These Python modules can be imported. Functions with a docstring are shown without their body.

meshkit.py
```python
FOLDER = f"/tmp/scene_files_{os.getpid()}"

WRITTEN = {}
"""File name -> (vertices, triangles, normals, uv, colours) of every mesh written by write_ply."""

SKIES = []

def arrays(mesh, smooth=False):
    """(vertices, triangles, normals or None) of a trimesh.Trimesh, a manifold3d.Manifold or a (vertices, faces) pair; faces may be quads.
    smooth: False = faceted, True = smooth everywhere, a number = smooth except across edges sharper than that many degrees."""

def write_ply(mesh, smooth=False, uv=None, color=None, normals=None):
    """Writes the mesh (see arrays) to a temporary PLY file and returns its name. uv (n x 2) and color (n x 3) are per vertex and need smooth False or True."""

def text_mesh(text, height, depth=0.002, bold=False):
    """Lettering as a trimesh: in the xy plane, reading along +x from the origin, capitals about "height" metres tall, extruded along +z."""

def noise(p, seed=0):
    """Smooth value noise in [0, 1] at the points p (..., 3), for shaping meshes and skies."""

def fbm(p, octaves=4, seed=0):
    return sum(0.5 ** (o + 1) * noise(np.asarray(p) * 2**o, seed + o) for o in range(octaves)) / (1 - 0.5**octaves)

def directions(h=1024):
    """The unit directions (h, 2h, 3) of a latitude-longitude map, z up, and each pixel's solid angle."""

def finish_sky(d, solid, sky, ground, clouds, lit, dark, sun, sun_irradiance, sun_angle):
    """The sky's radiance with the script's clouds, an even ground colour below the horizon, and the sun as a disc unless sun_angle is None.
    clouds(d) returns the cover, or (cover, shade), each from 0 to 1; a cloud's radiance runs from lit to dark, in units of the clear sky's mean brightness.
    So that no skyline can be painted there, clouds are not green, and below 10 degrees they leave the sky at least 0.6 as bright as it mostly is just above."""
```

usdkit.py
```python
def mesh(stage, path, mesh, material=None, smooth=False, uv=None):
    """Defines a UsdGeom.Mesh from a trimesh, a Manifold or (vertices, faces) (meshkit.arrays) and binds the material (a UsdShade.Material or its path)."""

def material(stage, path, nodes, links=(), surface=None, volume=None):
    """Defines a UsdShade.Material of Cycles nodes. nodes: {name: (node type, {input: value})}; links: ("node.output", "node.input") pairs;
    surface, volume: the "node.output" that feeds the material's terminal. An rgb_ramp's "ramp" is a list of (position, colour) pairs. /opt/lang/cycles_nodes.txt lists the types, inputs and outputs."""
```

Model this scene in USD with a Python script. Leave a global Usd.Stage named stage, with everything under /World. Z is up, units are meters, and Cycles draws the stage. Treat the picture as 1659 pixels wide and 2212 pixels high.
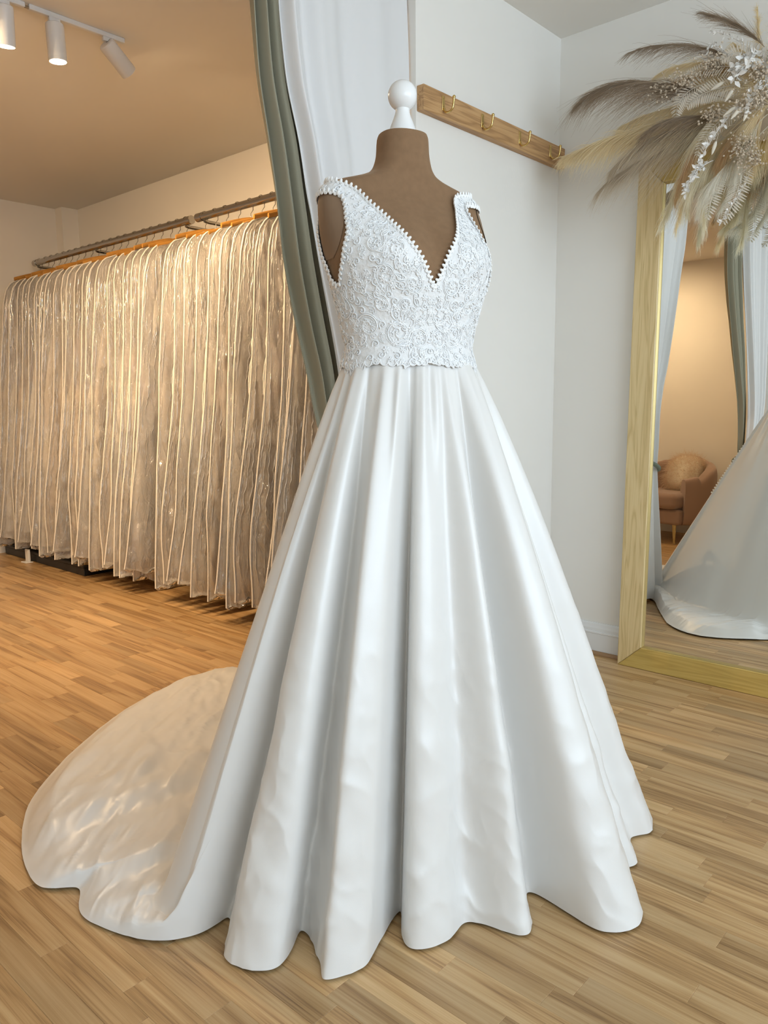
import math, random
import numpy as np, trimesh
from scipy.interpolate import CubicSpline, PchipInterpolator
from scipy.ndimage import gaussian_filter1d
import usdkit, meshkit
from pxr import Usd, UsdGeom, UsdLux, UsdShade, Sdf, Gf, Vt

stage = Usd.Stage.CreateInMemory()
UsdGeom.SetStageUpAxis(stage, 'Z')
UsdGeom.SetStageMetersPerUnit(stage, 1.0)
W = UsdGeom.Xform.Define(stage, '/World')
stage.SetDefaultPrim(W.GetPrim())
rng = np.random.default_rng(7)

# ------------------------------------------------------------------ camera, daylight, exposure
EXPOSURE = 0.0
PITCH, YAW, ROLL = math.radians(8.044), math.radians(42.11), math.radians(-0.5215)
EYE = np.array([0, 0, 1.1])
FPX, WPX, HPX = 1684.4, 1659, 2212
_F = np.array([math.cos(YAW) * math.cos(PITCH), math.sin(YAW) * math.cos(PITCH), -math.sin(PITCH)])
_R0 = np.cross(_F, [0, 0, 1]); _R0 /= np.linalg.norm(_R0)
_U0 = np.cross(_R0, _F)
_R = _R0 * math.cos(ROLL) + _U0 * math.sin(ROLL)
_U = -_R0 * math.sin(ROLL) + _U0 * math.cos(ROLL)
cam = UsdGeom.Camera.Define(stage, '/World/camera')
_m = np.eye(4); _m[0, :3] = _R; _m[1, :3] = _U; _m[2, :3] = -_F; _m[3, :3] = EYE
cam.AddTransformOp().Set(Gf.Matrix4d(*_m.ravel().tolist()))
cam.CreateHorizontalApertureAttr(36.0)
cam.CreateVerticalApertureAttr(36.0 * HPX / WPX)
cam.CreateFocalLengthAttr(36.0 * FPX / WPX)
cam.CreateClippingRangeAttr((0.03, 100.0))
cam.CreateExposureAttr(EXPOSURE)

XC, YC, H = 3.075, 1.768, 2.58          # right wall, partition wall (room side), ceiling height
YP = YC + 0.12                            # far side of the partition wall
XL, YF, YB = -1.5, -2.4, 6.02             # left wall, shop-front wall, far wall of the rack room
OX0, OX1 = -0.1, 2.133                    # the curtained opening in the partition wall
WIN = (-1.2, 2.8, 0.75, 2.45)             # the shop window: x0, x1, z0, z1
DAY = (0.725, 0.90, 1.065)
day = UsdLux.RectLight.Define(stage, '/World/window_daylight')
day.CreateWidthAttr(WIN[1] - WIN[0] - 0.04); day.CreateHeightAttr(WIN[3] - WIN[2] - 0.04)
day.CreateIntensityAttr(4.15); day.CreateColorAttr(Gf.Vec3f(*DAY))
_x = UsdGeom.Xformable(day); _x.AddTranslateOp().Set(((WIN[0] + WIN[1]) / 2, YF - 0.09, (WIN[2] + WIN[3]) / 2)); _x.AddRotateXOp().Set(90.0)
dome = UsdLux.DomeLight.Define(stage, '/World/sky_light')
dome.CreateIntensityAttr(0.6); dome.CreateColorAttr(Gf.Vec3f(0.8, 0.9, 1.0))
LAMP_COLOR, LAMP_POWER = (1.0, 0.70, 0.40), 4500.0

# ------------------------------------------------------------------ helpers
UsdGeom.Scope.Define(stage, '/World/Looks')
_names, _base = {}, {}


def numbered(parent, name):
    k = _names.get((parent, name), 0)
    _names[(parent, name)] = k + 1
    return name if k == 0 else f'{name}_{k:03d}'


def tag(p, label=None, cat=None, group=None, kind=None):
    for k, v in (('label', label), ('category', cat), ('group', group), ('kind', kind)):
        if v:
            p.SetCustomDataByKey(k, v)
    return p


def thing(name, label=None, cat=None, loc=(0, 0, 0), rz=0, group=None, kind=None, rx=0):
    path = '/World/' + numbered('/World', name)
    x = UsdGeom.Xform.Define(stage, path)
    x.AddTranslateOp().Set(tuple(float(v) for v in loc))
    if rz:
        x.AddRotateZOp().Set(math.degrees(rz))
    if rx:
        x.AddRotateXOp().Set(math.degrees(rx))
    _base[path] = (np.array(loc, float), rz)
    return tag(x.GetPrim(), label, cat, group, kind)


def obj(name, mesh, mat, parent=None, smooth=False, label=None, cat=None, group=None, kind=None, tone=None, normals=None, local=False):
    """One Mesh prim. Points are given in world coordinates unless local."""
    root = str(parent.GetPath()) if parent else '/World'
    path = root + '/' + numbered(root, name)
    if normals is None:
        v, f, n = meshkit.arrays(mesh, smooth)
    else:
        v, f = mesh
        n = normals
    v = np.array(v, float)
    if parent is not None and not local:
        b = next((x for q, x in _base.items() if root == q or root.startswith(q + '/')), None)
        if b is not None:
            v = v - b[0]
            if b[1]:
                c, s = math.cos(-b[1]), math.sin(-b[1])
                Rm = np.array([[c, -s, 0], [s, c, 0], [0, 0, 1]])
                v = v @ Rm.T
                n = n @ Rm.T if n is not None else None
    m = UsdGeom.Mesh.Define(stage, path)
    m.CreatePointsAttr(Vt.Vec3fArray.FromNumpy(v.astype(np.float32)))
    m.CreateFaceVertexCountsAttr(Vt.IntArray.FromNumpy(np.full(len(f), 3, np.int32)))
    m.CreateFaceVertexIndicesAttr(Vt.IntArray.FromNumpy(np.asarray(f, np.int32).ravel()))
    m.CreateSubdivisionSchemeAttr('none')
    if n is not None:
        m.CreateNormalsAttr(Vt.Vec3fArray.FromNumpy(np.asarray(n, np.float32)))
        m.SetNormalsInterpolation('vertex')
    if tone is not None:
        tone = np.broadcast_to(np.asarray(tone, np.float32), (len(v), 3))
        UsdGeom.PrimvarsAPI(m).CreatePrimvar('tone', Sdf.ValueTypeNames.Float3Array, 'vertex').Set(Vt.Vec3fArray.FromNumpy(np.ascontiguousarray(tone)))
    UsdShade.MaterialBindingAPI.Apply(m.GetPrim()).Bind(mat)
    return tag(m.GetPrim(), label, cat, group, kind)


def curves(name, strands, widths, mat, parent, label=None):
    """strands (n, k, 3), widths (n, k): one BasisCurves prim."""
    root = str(parent.GetPath())
    path = root + '/' + numbered(root, name)
    b = _base[root][0]
    c = UsdGeom.BasisCurves.Define(stage, path)
    n, k, _ = strands.shape
    c.CreateTypeAttr('linear')
    c.CreatePointsAttr(Vt.Vec3fArray.FromNumpy((strands - b).reshape(-1, 3).astype(np.float32)))
    c.CreateCurveVertexCountsAttr(Vt.IntArray.FromNumpy(np.full(n, k, np.int32)))
    c.CreateWidthsAttr(Vt.FloatArray.FromNumpy(widths.reshape(-1).astype(np.float32)))
    c.SetWidthsInterpolation('vertex')
    UsdShade.MaterialBindingAPI.Apply(c.GetPrim()).Bind(mat)
    return tag(c.GetPrim(), label)


def copy_of(proto, loc, rz=0, label=None, group=None, rx=0):
    was = proto.GetCustomData()
    r = thing(proto.GetName().rstrip('0123456789').rstrip('_'), label or was['label'], was['category'], loc, rz, group or was.get('group'), rx=rx)
    r.GetReferences().AddInternalReference(proto.GetPath())
    r.SetInstanceable(True)
    return r


def cat(ms):
    vs, fs, k = [], [], 0
    for m in ms:
        v, f = (m.vertices, m.faces) if hasattr(m, 'vertices') else m
        v, f = np.asarray(v, float), np.asarray(f, int)
        if f.shape[1] == 4:
            f = np.vstack([f[:, [0, 1, 2]], f[:, [0, 2, 3]]])
        vs.append(v); fs.append(f + k); k += len(v)
    return np.vstack(vs), np.vstack(fs)


def box(x0, x1, y0, y1, z0, z1):
    m = trimesh.creation.box([x1 - x0, y1 - y0, z1 - z0])
    m.apply_translation([(x0 + x1) / 2, (y0 + y1) / 2, (z0 + z1) / 2])
    return m.vertices, m.faces


def cbox(x0, x1, y0, y1, z0, z1, c=0.003):
    """A box with chamfered edges."""
    import manifold3d as mf
    pts = []
    for x, sx in ((x0, 1), (x1, -1)):
        for y, sy in ((y0, 1), (y1, -1)):
            for z, sz in ((z0, 1), (z1, -1)):
                pts += [(x + sx * c, y + sy * c, z), (x + sx * c, y, z + sz * c), (x, y + sy * c, z + sz * c)]
    m = mf.Manifold.hull_points(pts).to_mesh()
    return np.array(m.vert_properties[:, :3]), np.array(m.tri_verts)


def grid(P, close_u=False, close_v=False, flip=False):
    """P (nu, nv, 3) -> vertices, triangles."""
    nu, nv, _ = P.shape
    idx = np.arange(nu * nv).reshape(nu, nv)
    if close_u:
        idx = np.vstack([idx, idx[:1]])
    if close_v:
        idx = np.hstack([idx, idx[:, :1]])
    a, b, c, d = idx[:-1, :-1].ravel(), idx[1:, :-1].ravel(), idx[1:, 1:].ravel(), idx[:-1, 1:].ravel()
    f = np.vstack([np.stack([a, b, c], 1), np.stack([a, c, d], 1)])
    return P.reshape(-1, 3), f[:, ::-1] if flip else f


def tube(path, r, n=8, caps=True):
    p = np.asarray(path, float)
    k = len(p)
    r = np.broadcast_to(np.asarray(r, float), (k,))
    t = np.gradient(p, axis=0)
    t /= np.maximum(np.linalg.norm(t, axis=1, keepdims=True), 1e-9)
    ref = np.array([0, 0, 1.0]) if abs(t[0, 2]) < 0.9 else np.array([1.0, 0, 0])
    u = np.zeros_like(p)
    x = np.cross(t[0], ref)
    for i in range(k):
        x = x - t[i] * (x @ t[i])
        x /= max(np.linalg.norm(x), 1e-9)
        u[i] = x
    w = np.cross(t, u)
    a = np.linspace(0, 2 * np.pi, n, endpoint=False)
    P = p[:, None] + r[:, None, None] * (np.cos(a)[None, :, None] * u[:, None] + np.sin(a)[None, :, None] * w[:, None])
    v, f = grid(P, close_v=True)
    if caps:
        v = np.vstack([v, p[:1], p[-1:]])
        i = np.arange(n)
        j = (i + 1) % n
        f = np.vstack([f, np.stack([np.full(n, k * n), i, j], 1)[:, ::-1] * 1, np.stack([np.full(n, k * n + 1), (k - 1) * n + j, (k - 1) * n + i], 1)[:, ::-1]])
    return v, f


def lathe(prof, n=48, at=(0, 0, 0)):
    prof = np.asarray(prof, float)
    a = np.linspace(0, 2 * np.pi, n, endpoint=False)
    P = np.stack([prof[:, None, 0] * np.cos(a), prof[:, None, 0] * np.sin(a), np.repeat(prof[:, 1:], n, 1)], -1) + np.array(at)
    return grid(P, close_v=True)


def spin(v, R, t=(0, 0, 0)):
    return np.asarray(v) @ np.asarray(R).T + np.asarray(t)


def fbm(p, o=4, seed=0):
    return meshkit.fbm(np.asarray(p, float) + 100.0, o, seed) - 0.5


# ------------------------------------------------------------------ materials
def mat(name, nodes, links=(), surface='p.BSDF'):
    return usdkit.material(stage, '/World/Looks/' + name, nodes, links, surface)


def plain(name, col, rough=0.5, metal=0.0, bump=0.0, bscale=200.0, spec=0.5, sheen=0.0, vary=0.0, vscale=3.0, **kw):
    nodes = {'p': ('principled_bsdf', dict(base_color=col, roughness=rough, metallic=metal, specular_ior_level=spec, sheen_weight=sheen, **kw)), 'g': ('geometry', {})}
    links = []
    if bump:
        nodes['n'] = ('noise_texture', dict(scale=bscale, detail=3.0))
        nodes['b'] = ('bump', dict(strength=0.5, distance=bump))
        links += [('g.position', 'n.vector'), ('n.fac', 'b.height'), ('b.normal', 'p.normal')]
    if vary:
        nodes['v'] = ('noise_texture', dict(scale=vscale, detail=4.0))
        nodes['r'] = ('rgb_ramp', dict(ramp=[(0.3, tuple(c * (1 - vary) for c in col)), (0.7, tuple(min(1, c * (1 + vary)) for c in col))]))
        links += [('g.position', 'v.vector'), ('v.fac', 'r.fac'), ('r.color', 'p.base_color')]
    return mat(name, nodes, links)


M = {}
M['wall'] = plain('wall_paint', (0.84, 0.81, 0.755), 0.65, bump=0.0006, bscale=90, vary=0.012, vscale=2.0, spec=0.3)
M['ceiling'] = plain('ceiling_paint', (0.84, 0.81, 0.755), 0.8, bump=0.0005, bscale=120, spec=0.2)
M['gloss'] = plain('white_gloss_paint', (0.80, 0.80, 0.79), 0.28, bump=0.0003, bscale=30)
M['fixture'] = plain('white_metal', (0.78, 0.78, 0.77), 0.35)
M['knob'] = plain('white_lacquer', (0.84, 0.84, 0.83), 0.22)
M['chrome'] = plain('chrome', (0.44, 0.42, 0.39), 0.14, 1.0)
M['brass'] = plain('brass', (0.66, 0.48, 0.19), 0.22, 1.0)
M['black'] = plain('black_plastic', (0.015, 0.015, 0.016), 0.5)
M['velvet_brown'] = plain('brown_velvet', (0.235, 0.140, 0.077), 0.85, bump=0.0008, bscale=500, sheen=0.35, sheen_roughness=0.4, sheen_tint=(0.9, 0.7, 0.5), vary=0.06, vscale=60, spec=0.1)
M['form_disc'] = plain('armhole_plate', (0.235, 0.15, 0.09), 0.6, vary=0.08, vscale=14)
M['velvet_green'] = plain('green_velvet', (0.30, 0.285, 0.21), 0.8, bump=0.0006, bscale=400, sheen=0.5, sheen_roughness=0.35, sheen_tint=(0.75, 0.8, 0.72), spec=0.15)
M['lining'] = plain('white_curtain_lining', (0.74, 0.73, 0.72), 0.75, bump=0.0004, bscale=600, spec=0.2)
M['rope'] = plain('green_rope', (0.17, 0.20, 0.15), 0.7)
M['blush'] = plain('blush_velvet', (0.36, 0.245, 0.19), 0.8, bump=0.0005, bscale=500, sheen=0.4, spec=0.1)
M['mirror'] = plain('mirror_glass', (0.90, 0.92, 0.90), 0.005, 1.0)
M['gown'] = plain('ivory_fabric', (0.83, 0.77, 0.67), 0.7, bump=0.002, bscale=40, vary=0.05, vscale=9)
M['piping'] = plain('white_piping', (0.75, 0.71, 0.65), 0.5)
M['trim'] = plain('lace_trim', (0.86, 0.86, 0.85), 0.5)
M['cord'] = plain('lace_cord', (0.82, 0.825, 0.825), 0.4)
M['lens_near'] = mat('lamp_glow_flush', {'e': ('emission', dict(color=LAMP_COLOR, strength=LAMP_POWER * 0.40))}, surface='e.emission')
M['lens'] = mat('lamp_glow', {'e': ('emission', dict(color=LAMP_COLOR, strength=LAMP_POWER))}, surface='e.emission')
M['fern'] = mat('bleached_leaf', {'p': ('principled_bsdf', dict(base_color=(0.78, 0.72, 0.62), roughness=0.6)), 't': ('translucent_bsdf', dict(color=(0.7, 0.62, 0.5))), 'm': ('mix_closure', dict(fac=0.2))}, [('p.BSDF', 'm.closure1'), ('t.BSDF', 'm.closure2')], 'm.closure')
M['leafwhite'] = plain('white_leaf', (0.84, 0.81, 0.76), 0.5)
M['seed'] = plain('beige_seed', (0.60, 0.50, 0.38), 0.7)
M['tail'] = plain('bunny_tail', (0.80, 0.74, 0.62), 0.9, bump=0.003, bscale=400, sheen=0.3)

# satin: soft broad sheen, tiny weave
M['satin'] = mat('ivory_satin', {
    'g': ('geometry', {}),
    'n': ('noise_texture', dict(scale=900.0, detail=2.0)), 'b': ('bump', dict(strength=0.25, distance=0.0003)),
    'p': ('principled_bsdf', dict(base_color=(0.745, 0.728, 0.70), roughness=0.36, specular_ior_level=0.75, sheen_weight=0.12, sheen_roughness=0.4)),
}, [('g.position', 'n.vector'), ('n.fac', 'b.height'), ('b.normal', 'p.normal')])
# lace ground: floral embroidery relief
M['lace'] = mat('lace_ground', {
    'g': ('geometry', {}),
    'v': ('voronoi_texture', dict(scale=120.0, feature='f1', randomness=1.0)),
    'n': ('noise_texture', dict(scale=260.0, detail=3.0)), 'a': ('math', dict(math_type='add')),
    'b': ('bump', dict(strength=0.5, distance=0.0016)),
    'p': ('principled_bsdf', dict(base_color=(0.78, 0.78, 0.775), roughness=0.6)),
}, [('g.position', 'v.vector'), ('g.position', 'n.vector'), ('v.distance', 'a.value1'), ('n.fac', 'a.value2'), ('a.value', 'b.height'), ('b.normal', 'p.normal')])
# clear garment-bag plastic: mostly see-through, milky, glossy and crinkled
M['plastic'] = mat('bag_plastic', {
    'g': ('geometry', {}), 'mp': ('mapping', dict(scale=(1.0, 1.0, 0.40))),
    'n': ('noise_texture', dict(scale=24.0, detail=3.5, roughness=0.6, distortion=1.0)), 'b': ('bump', dict(strength=1.0, distance=0.05)),
    'mq': ('mapping', dict(scale=(1.0, 1.0, 0.12))), 'nn': ('noise_texture', dict(scale=14.0, detail=2.0)), 'mr': ('map_range', dict(from_min=0.35, from_max=0.7, to_min=0.32, to_max=0.62)),
    't': ('transparent_bsdf', dict(color=(0.98, 0.975, 0.965))),
    'd': ('diffuse_bsdf', dict(color=(0.90, 0.87, 0.82))), 'tl': ('translucent_bsdf', dict(color=(0.90, 0.87, 0.82))), 'dm': ('mix_closure', dict(fac=0.5)),
    'gl': ('glossy_bsdf', dict(color=(1, 1, 1), roughness=0.10)),
    'fr': ('fresnel', dict(IOR=1.5)), 'fa': ('math', dict(math_type='multiply_add', value2=0.9, value3=0.15)),
    'm1': ('mix_closure', {}), 'm2': ('mix_closure', {}),
}, [('g.position', 'mp.vector'), ('mp.vector', 'n.vector'), ('n.fac', 'b.height'), ('b.normal', 'gl.normal'), ('g.position', 'mq.vector'), ('mq.vector', 'nn.vector'), ('nn.fac', 'mr.value'), ('mr.result', 'm1.fac'), ('d.BSDF', 'dm.closure1'),
    ('tl.BSDF', 'dm.closure2'), ('t.BSDF', 'm1.closure1'), ('dm.closure', 'm1.closure2'), ('fr.fac', 'fa.value1'), ('fa.value', 'm2.fac'), ('m1.closure', 'm2.closure1'), ('gl.BSDF', 'm2.closure2')], 'm2.closure')


M['plastic_fold'] = mat('bag_plastic_fold', {
    't': ('transparent_bsdf', dict(color=(0.98, 0.97, 0.96))), 'gl': ('glossy_bsdf', dict(color=(1, 1, 1), roughness=0.17)), 'd': ('diffuse_bsdf', dict(color=(0.9, 0.87, 0.82))),
    'm1': ('mix_closure', dict(fac=0.35)), 'm2': ('mix_closure', dict(fac=0.5)),
}, [('t.BSDF', 'm1.closure1'), ('d.BSDF', 'm1.closure2'), ('m1.closure', 'm2.closure1'), ('gl.BSDF', 'm2.closure2')], 'm2.closure')


def wood(name, ramp, along, fine=260.0, rough=0.4, tone=True, coat=0.0, ring=7.0, spread=0.18, wmul=9.0, fac=0.45):
    """Grain that runs along axis 0, 1 or 2; 'tone' shifts each plank's colour and pattern."""
    sc = [1.0, 1.0, 1.0]; sc[along] = 0.055
    sc2 = [1.0, 1.0, 1.0]; sc2[along] = 0.016
    nodes = {
        'g': ('geometry', {}), 'at': ('attribute', dict(attribute='tone')),
        'off': ('vector_math', dict(math_type='multiply_add', vector2=(37.0, 53.0, 41.0))),
        'm1': ('mapping', dict(scale=tuple(sc))), 'm2': ('mapping', dict(scale=tuple(sc2))),
        'n1': ('noise_texture', dict(scale=ring * 6, detail=2.0, roughness=0.45, distortion=0.6)),
        'w': ('math', dict(math_type='multiply', value2=wmul)), 'fr': ('math', dict(math_type='pingpong', value2=1.0)),
        'n2': ('noise_texture', dict(scale=fine * 2.2, detail=2.0, roughness=0.6)),
        'mx': ('mix_float', dict(fac=fac)), 'r': ('rgb_ramp', dict(ramp=ramp)),
        'sx': ('separate_xyz', {}), 'tv': ('map_range', dict(from_min=0.0, from_max=1.0, to_min=1 - spread, to_max=1 + spread)),
        'hs': ('hsv', {}),
        'b': ('bump', dict(strength=0.3, distance=0.0005)),
        'p': ('principled_bsdf', dict(roughness=rough, coat_weight=coat, coat_roughness=0.25)),
    }
    links = [('at.vector', 'off.vector1'), ('g.position', 'off.vector3'), ('off.vector', 'm1.vector'), ('off.vector', 'm2.vector'), ('m1.vector', 'n1.vector'), ('m2.vector', 'n2.vector'),
             ('n1.fac', 'w.value1'), ('w.value', 'fr.value1'), ('fr.value', 'mx.a'), ('n2.fac', 'mx.b'), ('mx.result', 'r.fac'), ('r.color', 'hs.color'),
             ('at.vector', 'sx.vector'), ('sx.x', 'tv.value'), ('tv.result', 'hs.value'), ('hs.color', 'p.base_color'), ('n2.fac', 'b.height'), ('b.normal', 'p.normal')]
    if not tone:
        links = [l for l in links if not l[0].startswith(('at.', 'sx.', 'tv.'))]
        nodes['off'][1]['vector1'] = (0.3, 0.3, 0.3)
        for k in ('at', 'sx', 'tv'):
            nodes.pop(k)
    return mat(name, nodes, links)


M['oak'] = wood('oak_laminate', [(0.22, (0.25, 0.135, 0.052)), (0.40, (0.42, 0.25, 0.105)), (0.56, (0.50, 0.32, 0.148)), (0.85, (0.58, 0.395, 0.205))], 1, rough=0.36, ring=3.6, spread=0.24, wmul=5.0, fac=0.62, fine=115.0)
M['pine'] = wood('stained_pine', [(0.1, (0.30, 0.155, 0.06)), (0.5, (0.50, 0.285, 0.12)), (0.85, (0.58, 0.35, 0.16))], 0, rough=0.5, tone=False, ring=7)
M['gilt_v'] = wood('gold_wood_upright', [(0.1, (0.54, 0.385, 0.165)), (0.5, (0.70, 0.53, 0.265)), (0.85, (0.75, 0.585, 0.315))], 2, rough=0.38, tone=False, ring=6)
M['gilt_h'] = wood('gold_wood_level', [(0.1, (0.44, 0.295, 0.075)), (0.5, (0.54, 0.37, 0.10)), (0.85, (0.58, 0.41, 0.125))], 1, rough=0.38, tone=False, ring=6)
M['gilt_lip'] = plain('gold_lip', (0.50, 0.38, 0.16), 0.35, 0.6)
M['beading'] = plain('wood_beading', (0.36, 0.21, 0.10), 0.5)
M['hanger'] = plain('varnished_wood', (0.46, 0.22, 0.045), 0.3, vary=0.15, vscale=14)


def hairmat(name, tip, root, tr=0.35):
    return mat(name, {'h': ('hair_info', {}), 'r': ('rgb_ramp', dict(ramp=[(0.0, root), (1.0, tip)])),
                      'd': ('diffuse_bsdf', {}), 't': ('translucent_bsdf', {}), 'm': ('mix_closure', dict(fac=tr))},
               [('h.intercept', 'r.fac'), ('r.color', 'd.color'), ('r.color', 't.color'), ('d.BSDF', 'm.closure1'), ('t.BSDF', 'm.closure2')], 'm.closure')


HAIR = {
    'cream': hairmat('plume_cream', (0.97, 0.90, 0.72), (0.92, 0.80, 0.56), 0.5),
    'pale': hairmat('plume_pale', (0.97, 0.93, 0.82), (0.93, 0.87, 0.70), 0.5),
    'white': hairmat('plume_white', (0.97, 0.96, 0.92), (0.92, 0.89, 0.80), 0.5),
    'tan': hairmat('plume_tan', (0.86, 0.70, 0.46), (0.76, 0.56, 0.33), 0.5),
    'grey': hairmat('plume_grey', (0.76, 0.68, 0.56), (0.65, 0.56, 0.44), 0.5),
    'brown': hairmat('plume_brown', (0.56, 0.47, 0.37), (0.44, 0.35, 0.26), 0.5),
    'fur': hairmat('cushion_fur', (0.88, 0.77, 0.62), (0.78, 0.64, 0.50), 0.5),
}

# ------------------------------------------------------------------ the setting
# floor: three-strip laminate, strips along y
fl = thing('floor', kind='structure', label='honey oak laminate floor of narrow staggered strips', cat='floor')
obj('subfloor', box(XL, XC, YF, YB, -0.08, -0.004), M['beading'], fl)
SW = 0.0615
prng = np.random.default_rng(21)
planks = []
nx = int((XC - XL) / SW) + 1
for i in range(nx):
    x0, x1 = XL + i * SW, min(XL + (i + 1) * SW, XC)
    y = YF - prng.uniform(0, 0.4)
    while y < YB:
        ln = prng.choice([0.24, 0.32, 0.40, 0.48, 0.56]) + prng.uniform(-0.02, 0.02)
        a, b = max(y, YF), min(y + ln, YB)
        if b - a > 0.02:
            planks.append((x0, x1, a, b, np.clip(prng.normal(0.5, 0.24), 0, 1), prng.uniform(), prng.uniform()))
        y += ln
c_, zt = 0.0007, 0.0


def plank_mesh(x0, x1, y0, y1):
    o = [(x0, y0), (x1, y0), (x1, y1), (x0, y1)]
    i_ = [(x0 + c_, y0 + c_), (x1 - c_, y0 + c_), (x1 - c_, y1 - c_), (x0 + c_, y1 - c_)]
    v = [(*p, zt) for p in i_] + [(*p, zt - 0.0007) for p in o] + [(*p, -0.006) for p in o]
    f = [(0, 1, 2), (0, 2, 3)]
    for k in range(4):
        j = (k + 1) % 4
        f += [(4 + k, 4 + j, j), (4 + k, j, k), (8 + k, 8 + j, 4 + j), (8 + k, 4 + j, 4 + k)]
    return np.array(v, float), np.array(f)


def project(p):
    d = np.asarray(p, float) - EYE
    z = d @ _F
    return np.stack([WPX / 2 + FPX * (d @ _R) / z, HPX / 2 - FPX * (d @ _U) / z], -1), z


def seen_area(pl):
    x0, x1, y0, y1 = pl[:4]
    p, z = project([(x0, y0, 0), (x1, y0, 0), (x1, y1, 0), (x0, y1, 0)])
    if z.min() < 0.2:
        return 0
    q, _ = project([((x0 + x1) / 2, (y0 + y1) / 2, 0)])
    if not (-30 < q[0, 0] < WPX + 30 and q[0, 1] < HPX + 40):
        return 0
    d = np.hypot((x0 + x1) / 2 - 1.4, (y0 + y1) / 2 - 1.184)
    if d < 0.5:
        return 0
    a, b = p[:, 0], p[:, 1]
    return 0.5 * abs(np.dot(a, np.roll(b, 1)) - np.dot(b, np.roll(a, 1)))


order = sorted(range(len(planks)), key=lambda k: -seen_area(planks[k]))
for k in order[:298]:
    q = planks[k]
    obj('plank', plank_mesh(*q[:4]), M['oak'], fl, tone=q[4:7])
rest = [planks[k] for k in order[298:]]
v_, f_ = cat([plank_mesh(*q[:4]) for q in rest])
obj('plank_field', (v_, f_), M['oak'], fl, tone=np.repeat([q[4:7] for q in rest], 12, axis=0), kind='stuff')

# ceiling and walls
obj('ceiling', box(XL - 0.1, XC + 0.1, YF - 0.1, YB + 0.1, H, H + 0.08), M['ceiling'], kind='structure', label='plain white ceiling over both rooms', cat='ceiling')
obj('wall_right', box(XC, XC + 0.1, YF - 0.1, YB + 0.1, 0, H), M['wall'], kind='structure', label='white wall behind the gold mirror and the gown rail', cat='wall')
obj('wall_far', box(XL, XC, YB, YB + 0.1, 0, H), M['wall'], kind='structure', label='cream-lit end wall beyond the gown rail', cat='wall')
obj('wall_left', box(XL - 0.1, XL, YF - 0.1, YB + 0.1, 0, H), M['wall'], kind='structure', label='plain wall behind the blush tub chair', cat='wall')
obj('wall_partition', cat([box(OX1, XC, YC, YP, 0, H), box(XL, OX0, YC, YP, 0, H)]), M['wall'], kind='structure', label='white partition wall that carries the wooden peg rail', cat='wall')
wx0, wx1, wz0, wz1 = WIN
obj('wall_front', cat([box(XL, wx0, YF - 0.1, YF, 0, H), box(wx1, XC, YF - 0.1, YF, 0, H), box(wx0, wx1, YF - 0.1, YF, 0, wz0), box(wx0, wx1, YF - 0.1, YF, wz1, H)]), M['wall'], kind='structure', label='shop front wall around the big window', cat='wall')
wn = thing('window_1', label='large shop window letting in the daylight', cat='window', kind='structure')
fr_ = [box(wx0, wx1, YF - 0.06, YF - 0.01, wz0, wz0 + 0.05), box(wx0, wx1, YF - 0.06, YF - 0.01, wz1 - 0.05, wz1), box(wx0, wx0 + 0.05, YF - 0.06, YF - 0.01, wz0, wz1), box(wx1 - 0.05, wx1, YF - 0.06, YF - 0.01, wz0, wz1)]
obj('frame', cat(fr_), M['gloss'], wn)
obj('mullion', box(0.97, 1.03, YF - 0.06, YF - 0.01, wz0 + 0.05, wz1 - 0.05), M['gloss'], wn)
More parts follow.
